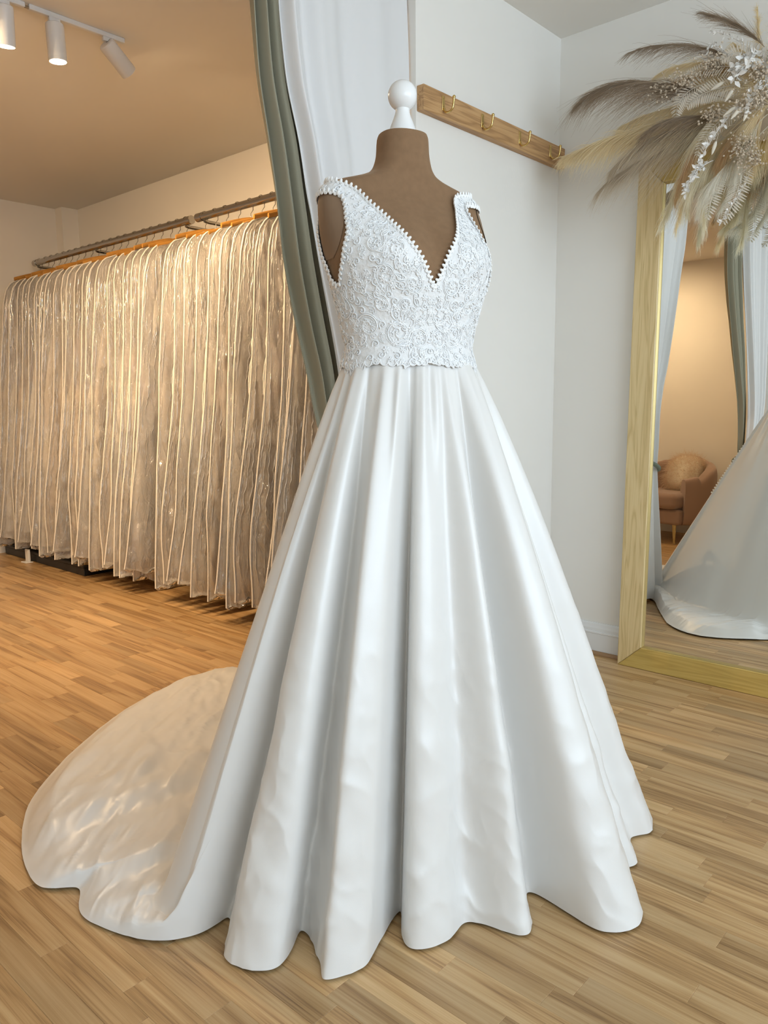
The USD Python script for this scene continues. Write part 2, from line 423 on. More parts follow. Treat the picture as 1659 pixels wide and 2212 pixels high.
# boxed pipe in the far corner
obj('trim_1', box(XC - 0.13, XC, YB - 0.10, YB, 0, H), M['wall'], kind='structure', label='boxed-in pipe in the far corner', cat='pipe boxing')


def board_profile(h=0.137, t=0.019):
    return [(0, 0), (t, 0), (t, h * 0.66), (t * 1.12, h * 0.68), (t * 1.12, h * 0.72), (t * 0.8, h * 0.745), (t * 0.78, h * 0.83), (t * 0.62, h * 0.90), (t * 0.50, h * 0.965), (t * 0.3, h), (0, h)]


def run(prof, a, b, normal):
    """Extrudes a (depth, height) profile from a to b on the floor, depth along normal."""
    a, b, nrm = np.array([*a, 0.0]), np.array([*b, 0.0]), np.array([*normal, 0.0])
    P = np.array([[p + nrm * d + [0, 0, z] for d, z in prof] for p in (a, b)])
    v, f = grid(P, close_v=True)
    k = len(prof)
    cap = [(0, j, j + 1) for j in range(1, k - 1)]
    return v, np.vstack([f, cap, np.array(cap)[:, ::-1] + k])


obj('baseboard_right', run(board_profile(), (XC, YF), (XC, YC), (-1, 0)), M['gloss'], kind='structure', label='white moulded skirting below the mirror wall', cat='skirting board')
obj('baseboard_partition', run(board_profile(), (OX1 + 0.01, YC), (XC - 0.022, YC), (0, -1)), M['gloss'], kind='structure', label='white skirting along the foot of the peg rail wall', cat='skirting board')
obj('baseboard_far', cat([run(board_profile(), (XL, YB), (XC - 0.14, YB), (0, -1)), run(board_profile(), (XC, YP), (XC, YB - 0.11), (-1, 0)), run(board_profile(), (XL, YF), (XL, YB - 0.03), (1, 0))]), M['gloss'], kind='structure', label='white skirting round the gown room', cat='skirting board')
q_ = [(0, 0), (0.015, 0), (0.0145, 0.006), (0.0115, 0.0115), (0.006, 0.0145), (0, 0.015)]
obj('trim_2', run(q_, (XC - 0.0195, YF), (XC - 0.0195, YC - 0.03), (-1, 0)), M['beading'], kind='structure', label='brown wooden bead at the foot of the skirting', cat='floor beading')

# ------------------------------------------------------------------ track lighting in the gown room
TY = 3.08
tr = thing('light_track', 'white ceiling track that carries the three spotlights', 'light track', (1.0, TY, H))
for a, b in ((-1.2, 0.25), (0.262, 1.44), (1.455, 1.845)):
    obj('rail_section', cbox(a, b, TY - 0.009, TY + 0.009, H - 0.018, H, 0.002), M['fixture'], tr)
obj('feed_joint', cat([tube([(1.43, TY, H - 0.012), (1.448, TY, H - 0.012), (1.47, TY, H - 0.012)], 0.006)]), M['chrome'], tr)


def spotlight(x, tilt, az, label, lit, weak=False):
    """A cylinder spot under the track; tilt from straight down towards azimuth az."""
    top = np.array([x, TY, H - 0.018])
    t = thing('spotlight', label, 'spotlight', top, group=None)
    obj('adapter', cbox(x - 0.022, x + 0.022, TY - 0.008, TY + 0.008, H - 0.034, H - 0.0175, 0.002), M['fixture'], t)
    neck = top - [0, 0, 0.03]
    obj('stem', tube([top - [0, 0, 0.012], neck - [0, 0, 0.006]], 0.0065), M['chrome'], t)
    d = np.array([math.sin(tilt) * math.cos(az), math.sin(tilt) * math.sin(az), -math.cos(tilt)])
    s = np.cross(d, [0.3, 1, 0.1]); s /= np.linalg.norm(s); w = np.cross(d, s)
    Rm = np.stack([s, w, d], 1)
    o = neck - d * 0.012 + (s * 0 if tilt < 0.2 else 0)
    prof = [(0.0, 0), (0.029, 0), (0.033, 0.003), (0.034, 0.012), (0.034, 0.131), (0.033, 0.135), (0.031, 0.135), (0.0305, 0.131), (0.0285, 0.086)]
    v, f = lathe(prof, 40)
    obj('housing', (spin(v, Rm, o), f[:, ::-1]), M['fixture'], t, smooth=35)
    v, f = lathe([(0, 0.132), (0.015, 0.1318), (0.030, 0.1305), (0.0296, 0.1195), (0, 0.1195)] if lit else [(0, 0.088), (0.0285, 0.0875)], 32)
    obj('lamp', (spin(v, Rm, o), f[:, ::-1]), M['lens_near' if lit or weak else 'lens'], t, smooth=35, label='glowing warm lamp')
    v, f = lathe([(0.0, -0.001), (0.010, -0.001), (0.010, 0.0005), (0, 0.0005)], 16)
    obj('screw', (spin(v, Rm, o + s * 0.014), f), M['chrome'], t)
    return t


spotlight(1.362, 0.16, 1.2, 'white spotlight cut by the left edge of the photo', False, True)
spotlight(1.552, 0.05, 0.2, 'brightly glowing white spotlight pointing straight down', True)
spotlight(1.772, 0.95, 0.15, 'tilted white spotlight at the end of the track', False, True)
for x_, tl, az_, lb in ((0.95, 0.92, 0.86, 'fourth'), (0.45, 1.0, 0.42, 'fifth'), (-0.10, 1.03, 0.08, 'sixth'), (-0.70, 0.30, 2.8, 'seventh')):
    spotlight(x_, tl, az_, f'white spotlight, {lb} from the end of the track near the gown rail', lb == 'seventh')

# ------------------------------------------------------------------ dress form (axis stands where the gown stands; it faces 28 degrees right of the lens)
AX = np.array([1.398, 1.184, 0.0])
PSI = math.radians(28)
_Fh = np.array([math.cos(YAW), math.sin(YAW), 0]); _Rh = np.array([math.sin(YAW), -math.cos(YAW), 0])
E2 = math.sin(PSI) * _Rh - math.cos(PSI) * _Fh            # front of the form
E1 = np.array([-E2[1], E2[0], 0])                          # its left hand side (right in the photo)
# z, projected half width, front depth, back depth, set-back
SEC = np.array([
    (1.690, .0530, .046, .058, -.018), (1.6815, .0560, .048, .060, -.018), (1.6475, .0585, .049, .063, -.018), (1.6211, .0650, .051, .066, -.020),
    (1.6052, .0770, .052, .072, -.023), (1.5946, .0970, .053, .076, -.025), (1.5862, .1220, .054, .079, -.026), (1.5788, .1450, .055, .083, -.027),
    (1.563, .1690, .058, .090, -.027), (1.547, .1780, .064, .097, -.025), (1.510, .1835, .084, .106, -.018), (1.468, .1850, .108, .111, -.010),
    (1.425, .1830, .130, .109, -.003), (1.383, .1760, .138, .104, 0), (1.3407, .1650, .131, .097, 0), (1.2984, .1545, .119, .091, 0), (1.256, .1450, .110, .087, 0),
    (1.2243, .1390, .107, .086, 0), (1.1979, .1375, .106, .087, 0), (1.1714, .1370, .104, .086, 0), (1.1185, .134, .100, .084, 0), (1.05, .130, .098, .082, 0), (0.95, .128, .096, .08, 0)])[::-1]
_z = SEC[:, 0]
_fd = PchipInterpolator(_z, SEC[:, 2]); _bd = PchipInterpolator(_z, SEC[:, 3]); _pw = PchipInterpolator(_z, SEC[:, 1]); _off = PchipInterpolator(_z, SEC[:, 4])


def torso(th, z, out=0.0):
    """The form's surface, moved outwards along its own normal."""
    p = torso0(th, z)
    if np.ndim(out) == 0 and out == 0.0:
        return p
    e = 2e-3
    a = torso0(np.asarray(th) + e, z) - torso0(np.asarray(th) - e, z)
    b = torso0(th, np.asarray(z) + e) - torso0(th, np.asarray(z) - e)
    n = np.cross(a, b)
    n /= np.maximum(np.linalg.norm(n, axis=-1, keepdims=True), 1e-12)
    return p + n * np.asarray(out)[..., None]


def torso0(th, z):
    """World points of the form's surface at angle th (0 front, + to its left) and height z."""
    th, z = np.broadcast_arrays(np.asarray(th, float), np.asarray(z, float))
    fd, bd, pw = _fd(z), _bd(z), _pw(z)
    dm = np.where(np.cos(th) > 0, fd, bd)
    a = np.sqrt(np.maximum(pw ** 2 - ((fd + bd) / 2 * math.sin(PSI)) ** 2, 0.0009)) / math.cos(PSI)
    n = 2.25
    c, s = np.cos(th), np.sin(th)
    r = (np.abs(c / dm) ** n + np.abs(s / a) ** n) ** (-1 / n)
    # two shallow breasts and the hollow between them
    bust = np.exp(-((z - 1.425) / 0.055) ** 2) * (np.exp(-((np.abs(th) - 0.62) / 0.33) ** 2) * 0.014 - np.exp(-(th / 0.25) ** 2) * 0.010)
    r = r + bust
    x, y = r * s, r * c + _off(z)
    return AX + x[..., None] * E1 + y[..., None] * E2 + z[..., None] * np.array([0, 0, 1.0])


form = thing('dress_form', 'brown velvet dress form with white ball finial wearing the lace gown', 'dress form', AX)
th_ = np.linspace(-np.pi, np.pi, 120, endpoint=False)
zz = np.concatenate([np.linspace(0.95, 1.55, 50), np.linspace(1.555, 1.62, 36), np.linspace(1.624, 1.690, 16)])
Pt = torso(th_[None, :], zz[:, None])
v_, f_ = grid(Pt, close_v=True)
topc, botc = Pt[-1].mean(0) + [0, 0, 0.004], Pt[0].mean(0)
n_ = len(th_)
i_ = np.arange(n_); j_ = (i_ + 1) % n_
v_ = np.vstack([v_, topc, botc])
f_ = np.vstack([f_[:, ::-1], np.stack([np.full(n_, len(v_) - 2), (len(zz) - 1) * n_ + i_, (len(zz) - 1) * n_ + j_], 1), np.stack([np.full(n_, len(v_) - 1), j_, i_], 1)])
obj('torso', (v_, f_), M['velvet_brown'], form, smooth=40)
# armhole discs, one each side
for sd in (-1, 1):
    zc = np.linspace(1.405, 1.552, 20)
    u = np.linspace(-1, 1, 15)
    hw = 0.30 * np.sqrt(np.maximum(1 - ((zc - 1.478) / 0.078) ** 2, 0.0))
    Pd = torso(sd * (np.pi / 2) + hw[:, None] * u[None, :] * 1.0, zc[:, None] + 0 * u, 0.0018)
    obj('armhole_plate', grid(Pd, flip=(sd > 0)), M['form_disc'], form, smooth=True)
kb = topc - [0, 0, 0.004]
prof = [(0.0, 0), (0.0315, 0), (0.033, 0.002), (0.0325, 0.005), (0.030, 0.012), (0.0245, 0.026), (0.0195, 0.038), (0.0165, 0.047), (0.0155, 0.052), (0.0160, 0.056)]
R_ = 0.0325; zc_ = 0.056 + math.sqrt(R_ ** 2 - 0.0160 ** 2)
prof += [(R_ * math.sin(a), zc_ - R_ * math.cos(a)) for a in np.linspace(math.asin(0.016 / R_), math.pi, 26)[1:]]
obj('finial', lathe(prof, 56, kb), M['knob'], form, smooth=50)
obj('stand_pole', tube([AX + [0, 0, 0.02], AX + [0, 0, 0.96]], 0.017, 16), M['knob'], form, smooth=40)
for k in range(3):
    a = 2 * np.pi * k / 3 + 0.4
    d = np.array([math.cos(a), math.sin(a), 0])
    obj('stand_leg', tube([AX + [0, 0, 0.30], AX + d * 0.10 + [0, 0, 0.24], AX + d * 0.22 + [0, 0, 0.08], AX + d * 0.29 + [0, 0, 0.014]], [0.014, 0.014, 0.012, 0.011], 12), M['knob'], form, smooth=40)

# ------------------------------------------------------------------ wedding gown
gown = thing('wedding_gown', 'ivory satin wedding gown with lace bodice and long train on the dress form', 'wedding dress', AX)

# bodice outline in (angle, height): neckline N(th), lower edge B(th), armhole loop (degrees, metres)
ROT = math.radians(-6.0)


def torsob(th, z, out=0.0):
    z = np.asarray(z, float)
    return torso(np.asarray(th, float) + ROT, z, out + 0.0125 * np.clip((1.222 - z) / 0.04, 0, 1) ** 1.2)


_nt = np.radians([0, 5.5, 10, 18, 27, 40, 56, 65.5, 70, 78, 90, 100, 115, 135, 160, 172, 180])
_nz = np.array([1.337, 1.36, 1.379, 1.41, 1.441, 1.477, 1.517, 1.546, 1.556, 1.566, 1.570, 1.568, 1.553, 1.515, 1.45, 1.41, 1.395])
_N = PchipInterpolator(_nt, _nz)
_arm = [(80, 1.543), (74, 1.537), (68.5, 1.515), (65.2, 1.473), (64, 1.453), (66, 1.424), (70, 1.389), (74.4, 1.363), (77.5, 1.352), (82, 1.357), (86, 1.38), (90, 1.41), (94, 1.44), (97, 1.47), (100, 1.50), (101, 1.522), (97, 1.538), (88, 1.544)]


def neck_z(th):
    return _N(np.abs((np.asarray(th) + np.pi) % (2 * np.pi) - np.pi))


def low_z(th):
    th = np.asarray(th)
    return 1.187 - 0.007 * np.abs(np.sin(3.0 * th)) - 0.004 * np.abs(np.sin(11 * th + 0.4)) - 0.010 * np.exp(-((np.abs(th) - 1.2) / 0.22) ** 2)


def closed_spline(p, n):
    p = np.asarray(p, float)
    q = np.vstack([p, p[:1]])
    t = np.concatenate([[0], np.cumsum(np.linalg.norm(np.diff(q * [1 / 60, 10][:p.shape[1]] if p.shape[1] == 2 else q, axis=0), axis=1))])
    return CubicSpline(t, q, bc_type='periodic')(np.linspace(0, t[-1], n, endpoint=False))


import shapely
arm = closed_spline(_arm, 220)
arm_poly = shapely.Polygon(np.stack([np.radians(arm[:, 0]), arm[:, 1]], 1))
nu, nv = 560, 170
U = np.linspace(-np.pi, np.pi, nu, endpoint=False)
Vv = np.linspace(0, 1, nv)
TH = np.repeat(U[:, None], nv, 1)
ZZ = low_z(U)[:, None] * (1 - Vv) + neck_z(U)[:, None] * Vv
Pb = torsob(TH, ZZ, 0.0045)
rel = fbm(np.stack([TH * 16, ZZ * 110, 0 * ZZ], -1), 3, 5)
nrm_ = Pb - (AX + np.array([0, 0, 1]) * ZZ[..., None]); nrm_[..., 2] = 0
nrm_ /= np.linalg.norm(nrm_, axis=-1, keepdims=True)
Pb = Pb + nrm_ * (rel * 0.0016)[..., None]
v_, f_ = grid(Pb, close_u=True)
fc = np.stack([np.angle(np.exp(1j * TH)).ravel(), ZZ.ravel()], 1)
inside = shapely.contains_xy(arm_poly, np.abs(fc[:, 0]), fc[:, 1])
f_ = f_[~(inside[f_].any(1))]
used = np.unique(f_); remap = np.full(len(v_), -1); remap[used] = np.arange(len(used))
bod = obj('bodice', (v_[used], remap[f_][:, ::-1]), M['lace'], gown, smooth=True, label='white lace bodice with deep v-neckline')


def on_body(th, z, out):
    return torsob(th, z, out)


def frame_at(th, z, out=0.006):
    p = torsob(th, z, out)
    e = 1e-3
    a = (torsob(th + e, z, out) - torsob(th - e, z, out)) / (2 * e)
    b = (torsob(th, z + e, out) - torsob(th, z - e, out)) / (2 * e)
    return p, a, b


def cords(paths, r, out=0.0055, n=5):
    """paths: list of (th, z) polylines laid on the bodice as raised cord."""
    ms = []
    for q in paths:
        q = np.asarray(q)
        P = on_body(q[:, 0], q[:, 1], out)
        rr = np.full(len(q), r); rr[0] *= 0.6; rr[-1] *= 0.6
        ms.append(tube(P, rr, n))
    return cat(ms)


def local(th0, z0, pts, rot=0.0, mir=1):
    """Flat motif points in metres, laid at (th0, z0)."""
    _, a, b = frame_at(th0, z0)
    la, lb = np.linalg.norm(a), np.linalg.norm(b)
    p = np.asarray(pts, float) * [mir, 1]
    c, s = math.cos(rot), math.sin(rot)
    p = p @ np.array([[c, s], [-s, c]])
    return np.stack([th0 + p[:, 0] / la, z0 + p[:, 1] / lb], 1)


def spiral(R, turns=1.35, tail=1.2):
    t = np.linspace(0, 1, 34)
    ang = 2 * np.pi * turns * (1 - t)
    r = R * (0.16 + 0.84 * t ** 0.85)
    p = np.stack([r * np.cos(ang), r * np.sin(ang)], 1)
    k = np.linspace(0, 1, 14)[1:]
    e = np.stack([R * (1 - 0.25 * k ** 2), -R * tail * k], 1)
    return np.vstack([p, e])


def leaf(L, w):
    t = np.linspace(0, 1, 12)
    y = w * np.sin(np.pi * t ** 0.8)
    o = np.vstack([np.stack([y, L * t], 1), np.stack([-y, L * t], 1)[::-1]])
    return [o, np.array([(0, 0), (0, L * 0.85)])]


def flower(R, n=5):
    a = np.linspace(0, 2 * np.pi, 60)
    r = R * (0.62 + 0.38 * np.abs(np.cos(n * a / 2)))
    return [np.stack([r * np.cos(a), r * np.sin(a)], 1), np.stack([0.25 * R * np.cos(a[::6]), 0.25 * R * np.sin(a[::6])], 1)]


thick, fine, beads = [], [], []
mrng = np.random.default_rng(5)


def ok(q):
    return np.all(q[:, 1] < neck_z(q[:, 0]) - 0.003) and np.all(q[:, 1] > low_z(q[:, 0]) - 0.006) and not shapely.contains_xy(arm_poly, np.abs(q[:, 0]), q[:, 1]).any()


def put(lst, q):
    if ok(q):
        lst.append(q)


petals = []
_pt = trimesh.creation.icosphere(1, 1.0)


def put_flower(th0, z0, R, ro, n=6):
    """A small embroidered flower: raised petals round a bead."""
    c = local(th0, z0, [(0, 0)])
    if not ok(c):
        return
    p, a, b = frame_at(th0, z0, 0.0052)
    a, b = a / np.linalg.norm(a), b / np.linalg.norm(b)
    nn_ = np.cross(a, b); nn_ /= np.linalg.norm(nn_)
    for k in range(n):
        an = ro + 2 * np.pi * k / n
        d = a * math.cos(an) + b * math.sin(an)
        w = np.cross(nn_, d)
        L = _pt.vertices * [R * 0.46, R * 0.27, 0.0011]
        petals.append((p + d * R * 0.56 + nn_ * 0.0004 + L[:, :1] * d + L[:, 1:2] * w + L[:, 2:] * nn_, _pt.faces))
    beads.append(((th0, z0), 0.0015))


# the big scrolls: (angle deg, z, radius m, rotation deg), mirrored about the centre front
for (a, z, R, ro, tn) in [(13, 1.233, 0.021, 20, 1.4), (33, 1.247, 0.027, 200, 1.5), (12, 1.285, 0.019, 190, 1.2), (58, 1.262, 0.022, 60, 1.3), (26, 1.305, 0.013, -30, 1.2),
                          (46, 1.306, 0.016, 120, 1.3), (20, 1.345, 0.020, 150, 1.25), (40, 1.362, 0.022, -20, 1.3), (32, 1.412, 0.020, 30, 1.3), (46, 1.425, 0.019, 170, 1.3),
                          (38, 1.466, 0.015, 40, 1.2), (78, 1.30, 0.022, 150, 1.3), (100, 1.26, 0.025, 30, 1.4), (125, 1.31, 0.024, 200, 1.3), (150, 1.27, 0.025, 60, 1.3), (48, 1.50, 0.009, 20, 1.1),
                          (78, 1.222, 0.015, 10, 1.2), (60, 1.345, 0.015, 200, 1.3), (14, 1.387, 0.008, 100, 1.2), (27, 1.375, 0.012, 220, 1.2), (140, 1.38, 0.02, 20, 1.3), (160, 1.35, 0.02, 120, 1.3)]:
    for sg in (-1, 1):
        th0 = sg * math.radians(a)
        for s_, l_ in ((1.12, thick), (0.90, fine), (1.28, fine)):
            q = local(th0, z, spiral(R * s_, tn, 1.3), math.radians(ro) * sg, sg)
            put(l_, q)
        for k in range(7):
            an = k * 0.8
            bq = local(th0, z, [(R * 0.55 * math.cos(an), R * 0.55 * math.sin(an))], 0, sg)
            if ok(bq):
                beads.append((bq[0], 0.0017))
        for k in range(3):
            for o in leaf(R * 1.2, R * 0.26):
                q = local(th0, z, o + [0, R * 0.95], math.radians(ro + 150 + 42 * k) * sg, sg)
                put(fine if k % 2 else thick, q)
# sprays of leaves and small flowers scattered between them
cells = []
for _ in range(2400):
    th0, z0 = mrng.uniform(0, np.pi), mrng.uniform(1.185, 1.575)
    if z0 > neck_z(th0) - 0.008 or z0 < low_z(th0) + 0.004 or arm_poly.buffer(0.001).contains(shapely.Point(th0, z0)):
        continue
    p0 = torsob(th0, z0)
    if any(np.linalg.norm(p0 - c) < 0.0135 for c in cells):
        continue
    cells.append(p0)
    kind = mrng.integers(0, 3)
    ro = mrng.uniform(0, 6.28)
    fr_m = mrng.uniform(0.0065, 0.0095)
    for sg in (-1, 1):
        if kind == 0:
            put_flower(sg * th0, z0, fr_m, ro * sg)
        elif kind == 1:
            for k in (-1, 0, 1):
                for o in leaf(0.013, 0.003):
                    put(fine, local(sg * th0, z0, o, (ro + 0.7 * k) * sg, sg))
        else:
            put(thick, local(sg * th0, z0, spiral(0.0075, 1.1, 1.2), ro * sg, sg))
        beads.append(((sg * th0, z0), 0.0016))
for _ in range(1600):
    th0, z0 = mrng.uniform(0.3, 2.6), mrng.uniform(1.44, 1.575)
    if z0 > neck_z(th0) - 0.004 or arm_poly.buffer(0.002).contains(shapely.Point(th0, z0)):
        continue
    p0 = torsob(th0, z0)
    if any(np.linalg.norm(p0 - c) < 0.0105 for c in cells):
        continue
    cells.append(p0)
    ro = mrng.uniform(0, 6.28)
    for sg in (-1, 1):
        if _ % 3:
            put_flower(sg * th0, z0, 0.0058, ro * sg)
        else:
            for o in leaf(0.010, 0.0026):
                put(fine, local(sg * th0, z0, o, ro * sg, sg))
# scalloped lower edge
for sg in (-1, 1):
    for a in np.arange(3, 178, 6.2):
        th0 = sg * math.radians(a)
        q = local(th0, float(low_z(th0)) + 0.0085, np.stack([0.0085 * np.cos(np.linspace(0.2, -np.pi - 0.2, 16)), 0.010 * np.sin(np.linspace(0.2, -np.pi - 0.2, 16))], 1))
        thick.append(q)
    for a, L in ((62, .026), (66, .03), (72, .024), (78, .03), (27, .017), (34, .014), (9, .013)):
        th0 = sg * math.radians(a)
        for o in leaf(L, L * 0.22):
            thick.append(local(th0, float(low_z(th0)) + 0.010, -o, sg * 0.35))
obj('raised_scrollwork', cords(thick, 0.00155, 0.0056), M['cord'], gown, smooth=60, kind='stuff')
obj('fine_embroidery', cords(fine, 0.00095, 0.0052), M['cord'], gown, smooth=60, kind='stuff')
obj('petal_embroidery', cat(petals), M['cord'], gown, smooth=True, kind='stuff')
ball = trimesh.creation.icosphere(1, 1.0)
bp = [torsob(t, z, 0.0062) for (t, z), r in beads]
obj('bead_work', cat([(ball.vertices * r + p, ball.faces) for p, ((t, z), r) in zip(bp, beads)]), M['cord'], gown, smooth=True, kind='stuff')

# picot trim along neckline and armholes: petals every few millimetres
petal = trimesh.creation.icosphere(1, 1.0)


def picots(path, step=0.0115, size=0.0056, side=1):
    P = torsob(path[:, 0], path[:, 1], 0.0062)
    s = np.concatenate([[0], np.cumsum(np.linalg.norm(np.diff(P, axis=0), axis=1))])
    ms = []
    for k, d in enumerate(np.arange(0, s[-1], step)):
        p = np.array([np.interp(d, s, P[:, j]) for j in range(3)])
        q = np.array([np.interp(min(d + 0.002, s[-1]), s, P[:, j]) for j in range(3)]) - np.array([np.interp(max(d - 0.002, 0), s, P[:, j]) for j in range(3)])
        q /= np.linalg.norm(q)
        out = p - (AX + [0, 0, p[2]]); out[2] = 0.02; out /= np.linalg.norm(out)
        w = np.cross(q, out) * side; w /= np.linalg.norm(w)
        out = np.cross(w, q)
        for (dx, dy, sc) in ((0, 0.6, 1.0), (-0.75, -0.2, 0.7), (0.75, -0.2, 0.7)):
            L = petal.vertices * np.array([0.62, 1.05, 0.5]) * size * sc
            ms.append((p + q * dx * size + w * dy * size + L[:, :1] * q + L[:, 1:2] * w + L[:, 2:] * out, petal.faces))
    return cat(ms)


tn = np.linspace(-np.pi, np.pi, 900)
obj('neckline_trim', picots(np.stack([tn, neck_z(tn) - 0.001], 1), side=-1), M['trim'], gown, smooth=True)
for sg in (-1, 1):
    q = np.stack([np.radians(arm[:, 0]) * sg, arm[:, 1]], 1)
    q = np.vstack([q, q[:1]])
    obj('armhole_trim', picots(q, side=sg), M['trim'], gown, smooth=True)

# skirt and train: one cloth, spun from matching points at the waist, the floor contact and the hem
ZW = 1.205
#  (waist angle deg, hem x, y, exponent, contact radius or None)
LOOP = [
    (-82, .918, 1.283, 1.30, None), (-75, .855, 1.215, 1.0, None), (-71, .833, 1.160, .93, None), (-67, .893, 1.092, .93, None), (-62, .985, 1.135, 1.40, None), (-55, .945, 1.035, 1.05, None),
    (-50, .921, .997, .90, None), (-43, .985, .965, .92, None), (-36, 1.035, .975, 1.0, None), (-25, 1.172, 1.022, 1.42, None), (-19, 1.100, .946, 1.02, None), (-11, 1.123, .902, .93, None),
    (-2, 1.190, .893, 1.02, None), (5, 1.240, .893, 1.12, None), (14, 1.268, .810, .95, None), (20, 1.300, .778, .95, None), (27, 1.408, .850, 1.38, None), (32, 1.400, .720, 1.0, None), (37, 1.405, .652, .9, None),
    (44, 1.468, .620, .9, None), (51, 1.560, .668, 1.05, None), (57, 1.640, .722, 1.3, None), (61, 1.668, .714, 1.15, None), (66, 1.765, .775, 1.32, None), (71, 1.818, .750, .98, None), (78, 1.930, .800, .95, None),
    (88, 2.040, .905, 1.0, .66), (98, 2.150, 1.04, 1.0, .64), (108, 2.265, 1.17, 1.0, .62), (118, 2.330, 1.318, 1.0, .60), (128, 2.25, 1.47, 1.0, .58), (138, 2.10, 1.575, 1.0, .60), (150, 1.88, 1.70, 1.0, .62),
    (162, 1.70, 1.83, 1.0, .66), (170, 1.72, 2.02, 1.0, .70), (176, 1.83, 2.30, 1.0, .72), (181, 1.80, 2.53, 1.0, .72), (187, 1.63, 2.57, 1.0, .70), (193, 1.43, 2.525, 1.0, .62), (200, 1.20, 2.40, 1.0, .62), (210, 1.0, 2.25, 1.0, .57),
    (222, .82, 2.06, 1.0, .53), (233, .722, 1.86, 1.0, .50), (240, .692, 1.745, 1.0, .48), (246, .700, 1.675, 1.0, .47), (250, .745, 1.625, 1.0, .48), (255, .715, 1.560, 1.0, .53), (262, .712, 1.475, 1.0, .61), (269, .770, 1.335, 1.0, .61), (274, .865, 1.285, 1.15, None)]
NU, NT = 1500, 200
lw = np.array([l[0] for l in LOOP], float)
lw = np.where(lw < -81, lw, lw)
hem = np.array([(l[1], l[2]) for l in LOOP])
keys_t = np.concatenate([[0], np.cumsum(np.maximum(np.linalg.norm(np.diff(np.vstack([hem, hem[:1]]), axis=0), axis=1), 0.03) ** 0.6)])


def loopspline(vals, wrap=0.0):
    q = np.concatenate([vals, [vals[0] + wrap]]) if np.ndim(vals) == 1 else np.vstack([vals, vals[:1]])
    if wrap:
        # monotone angle, periodic up to a full turn
        t = np.concatenate([keys_t[:-1] - keys_t[-1], keys_t, keys_t[1:] + keys_t[-1]])
        y = np.concatenate([vals - wrap, q, q[1:] + wrap])
        return PchipInterpolator(t, y)
    return CubicSpline(keys_t, q, bc_type='periodic')


uu = np.linspace(0, keys_t[-1], NU, endpoint=False)
wth = np.radians(loopspline(lw, 360.0)(uu))
Hm = loopspline(hem)(uu)
ex = 1 + 0.42 * (np.clip(loopspline(np.array([l[3] for l in LOOP]))(uu), 0.85, 1.45) - 1)
cr = np.array([l[4] or 0.0 for l in LOOP])
fl_ = np.clip(loopspline((cr > 0).astype(float))(uu), 0, 1)          # how much this stretch trails on the floor
crs = np.where(cr > 0, cr, 0.6)
Cr = loopspline(crs)(uu)
Wp = torso(wth, ZW, 0.0015)[:, :2]
hv = Hm - AX[:2]
hr = np.linalg.norm(hv, axis=1)
KT = 0.70
C_drop = Wp + (Hm - Wp) * (KT ** ex)[:, None]
C_trail = AX[:2] + hv / hr[:, None] * np.minimum(Cr, hr * 0.98)[:, None]
TZ = 0.028
t = np.linspace(0, 1, NT)
P = np.zeros((NU, NT, 3))
gath = 0.004 * np.sin(wth * 17) + 0.003 * np.sin(wth * 29 + 1.0)      # gathers below the waist seam
for k, tt in enumerate(t):
    bul = 0.055 * math.sin(math.pi * min(tt * 1.05, 1)) ** 1.0
    hd = Wp + (Hm - Wp) * ((tt ** ex) + bul * (1 - tt))[:, None]
    zd = ZW * (1 - tt) + 0.006
    if tt < KT:
        s = tt / KT
        ht = Wp + (C_trail - Wp) * (s ** 1.02 + bul * (1 - s) * 0.8)[..., None] if np.ndim(bul) else Wp + (C_trail - Wp) * (s ** 1.02 + bul * (1 - s) * 0.8)
        zt_ = ZW * (1 - s) + TZ * s
    else:
        s = (tt - KT) / (1 - KT)
        ht = C_trail + (Hm - C_trail) * s
        zt_ = TZ * (1 - s ** 6) + 0.006
    P[:, k, :2] = hd * (1 - fl_)[:, None] + ht * fl_[:, None]
    P[:, k, 2] = zd * (1 - fl_) + zt_ * fl_
    amp = math.exp(-((tt - 0.10) / 0.12) ** 2) * (1 - math.exp(-(tt / 0.03) ** 2))
    dirn = (P[:, k, :2] - AX[:2]); dirn /= np.linalg.norm(dirn, axis=1, keepdims=True)
    P[:, k, :2] += dirn * (gath * amp)[:, None]
# soften the turn from hanging cloth to cloth on the floor
Q = gaussian_filter1d(P, 5.5, axis=1, mode='nearest')
w_ = np.clip((t - 0.05) / 0.1, 0, 1) * np.clip((1 - t) / 0.06, 0, 1)
P = P + (Q - P) * (w_[None, :] * fl_[:, None])[..., None]
# creases in the cloth near the floor and on the train
hN = fbm(np.stack([P[..., 0] * 5, P[..., 1] * 5, P[..., 2] * 2.5], -1), 4, 3)
low = np.clip((t - 0.45) / 0.5, 0, 1)[None, :] ** 1.5
dirn = P[..., :2] - AX[:2]; dirn /= np.linalg.norm(dirn, axis=-1, keepdims=True)
edge = np.clip((1 - t) / 0.04, 0, 1)[None, :]
cre = np.clip(1 - 3.2 * np.abs(fbm(np.stack([P[..., 0] * 7 + P[..., 2] * 3, P[..., 1] * 7 - P[..., 2] * 2, P[..., 2] * 4.5], -1), 3, 23)), 0, 1) ** 2 - 0.2
cre2 = np.clip(1 - 4 * np.abs(fbm(np.stack([P[..., 0] * 16, P[..., 1] * 16, P[..., 2] * 9], -1), 2, 29)), 0, 1) ** 2 - 0.2
P[..., :2] += dirn * ((cre * 0.0075 + cre2 * 0.0025) * np.clip((t - 0.35) / 0.5, 0.10, 1)[None, :] * (1 - 0.7 * fl_[:, None]))[..., None]
P[..., :2] += dirn * (hN * 0.030 * low * (1 - fl_[:, None]))[..., None] * (0.35 + 0.65 * edge[..., None])
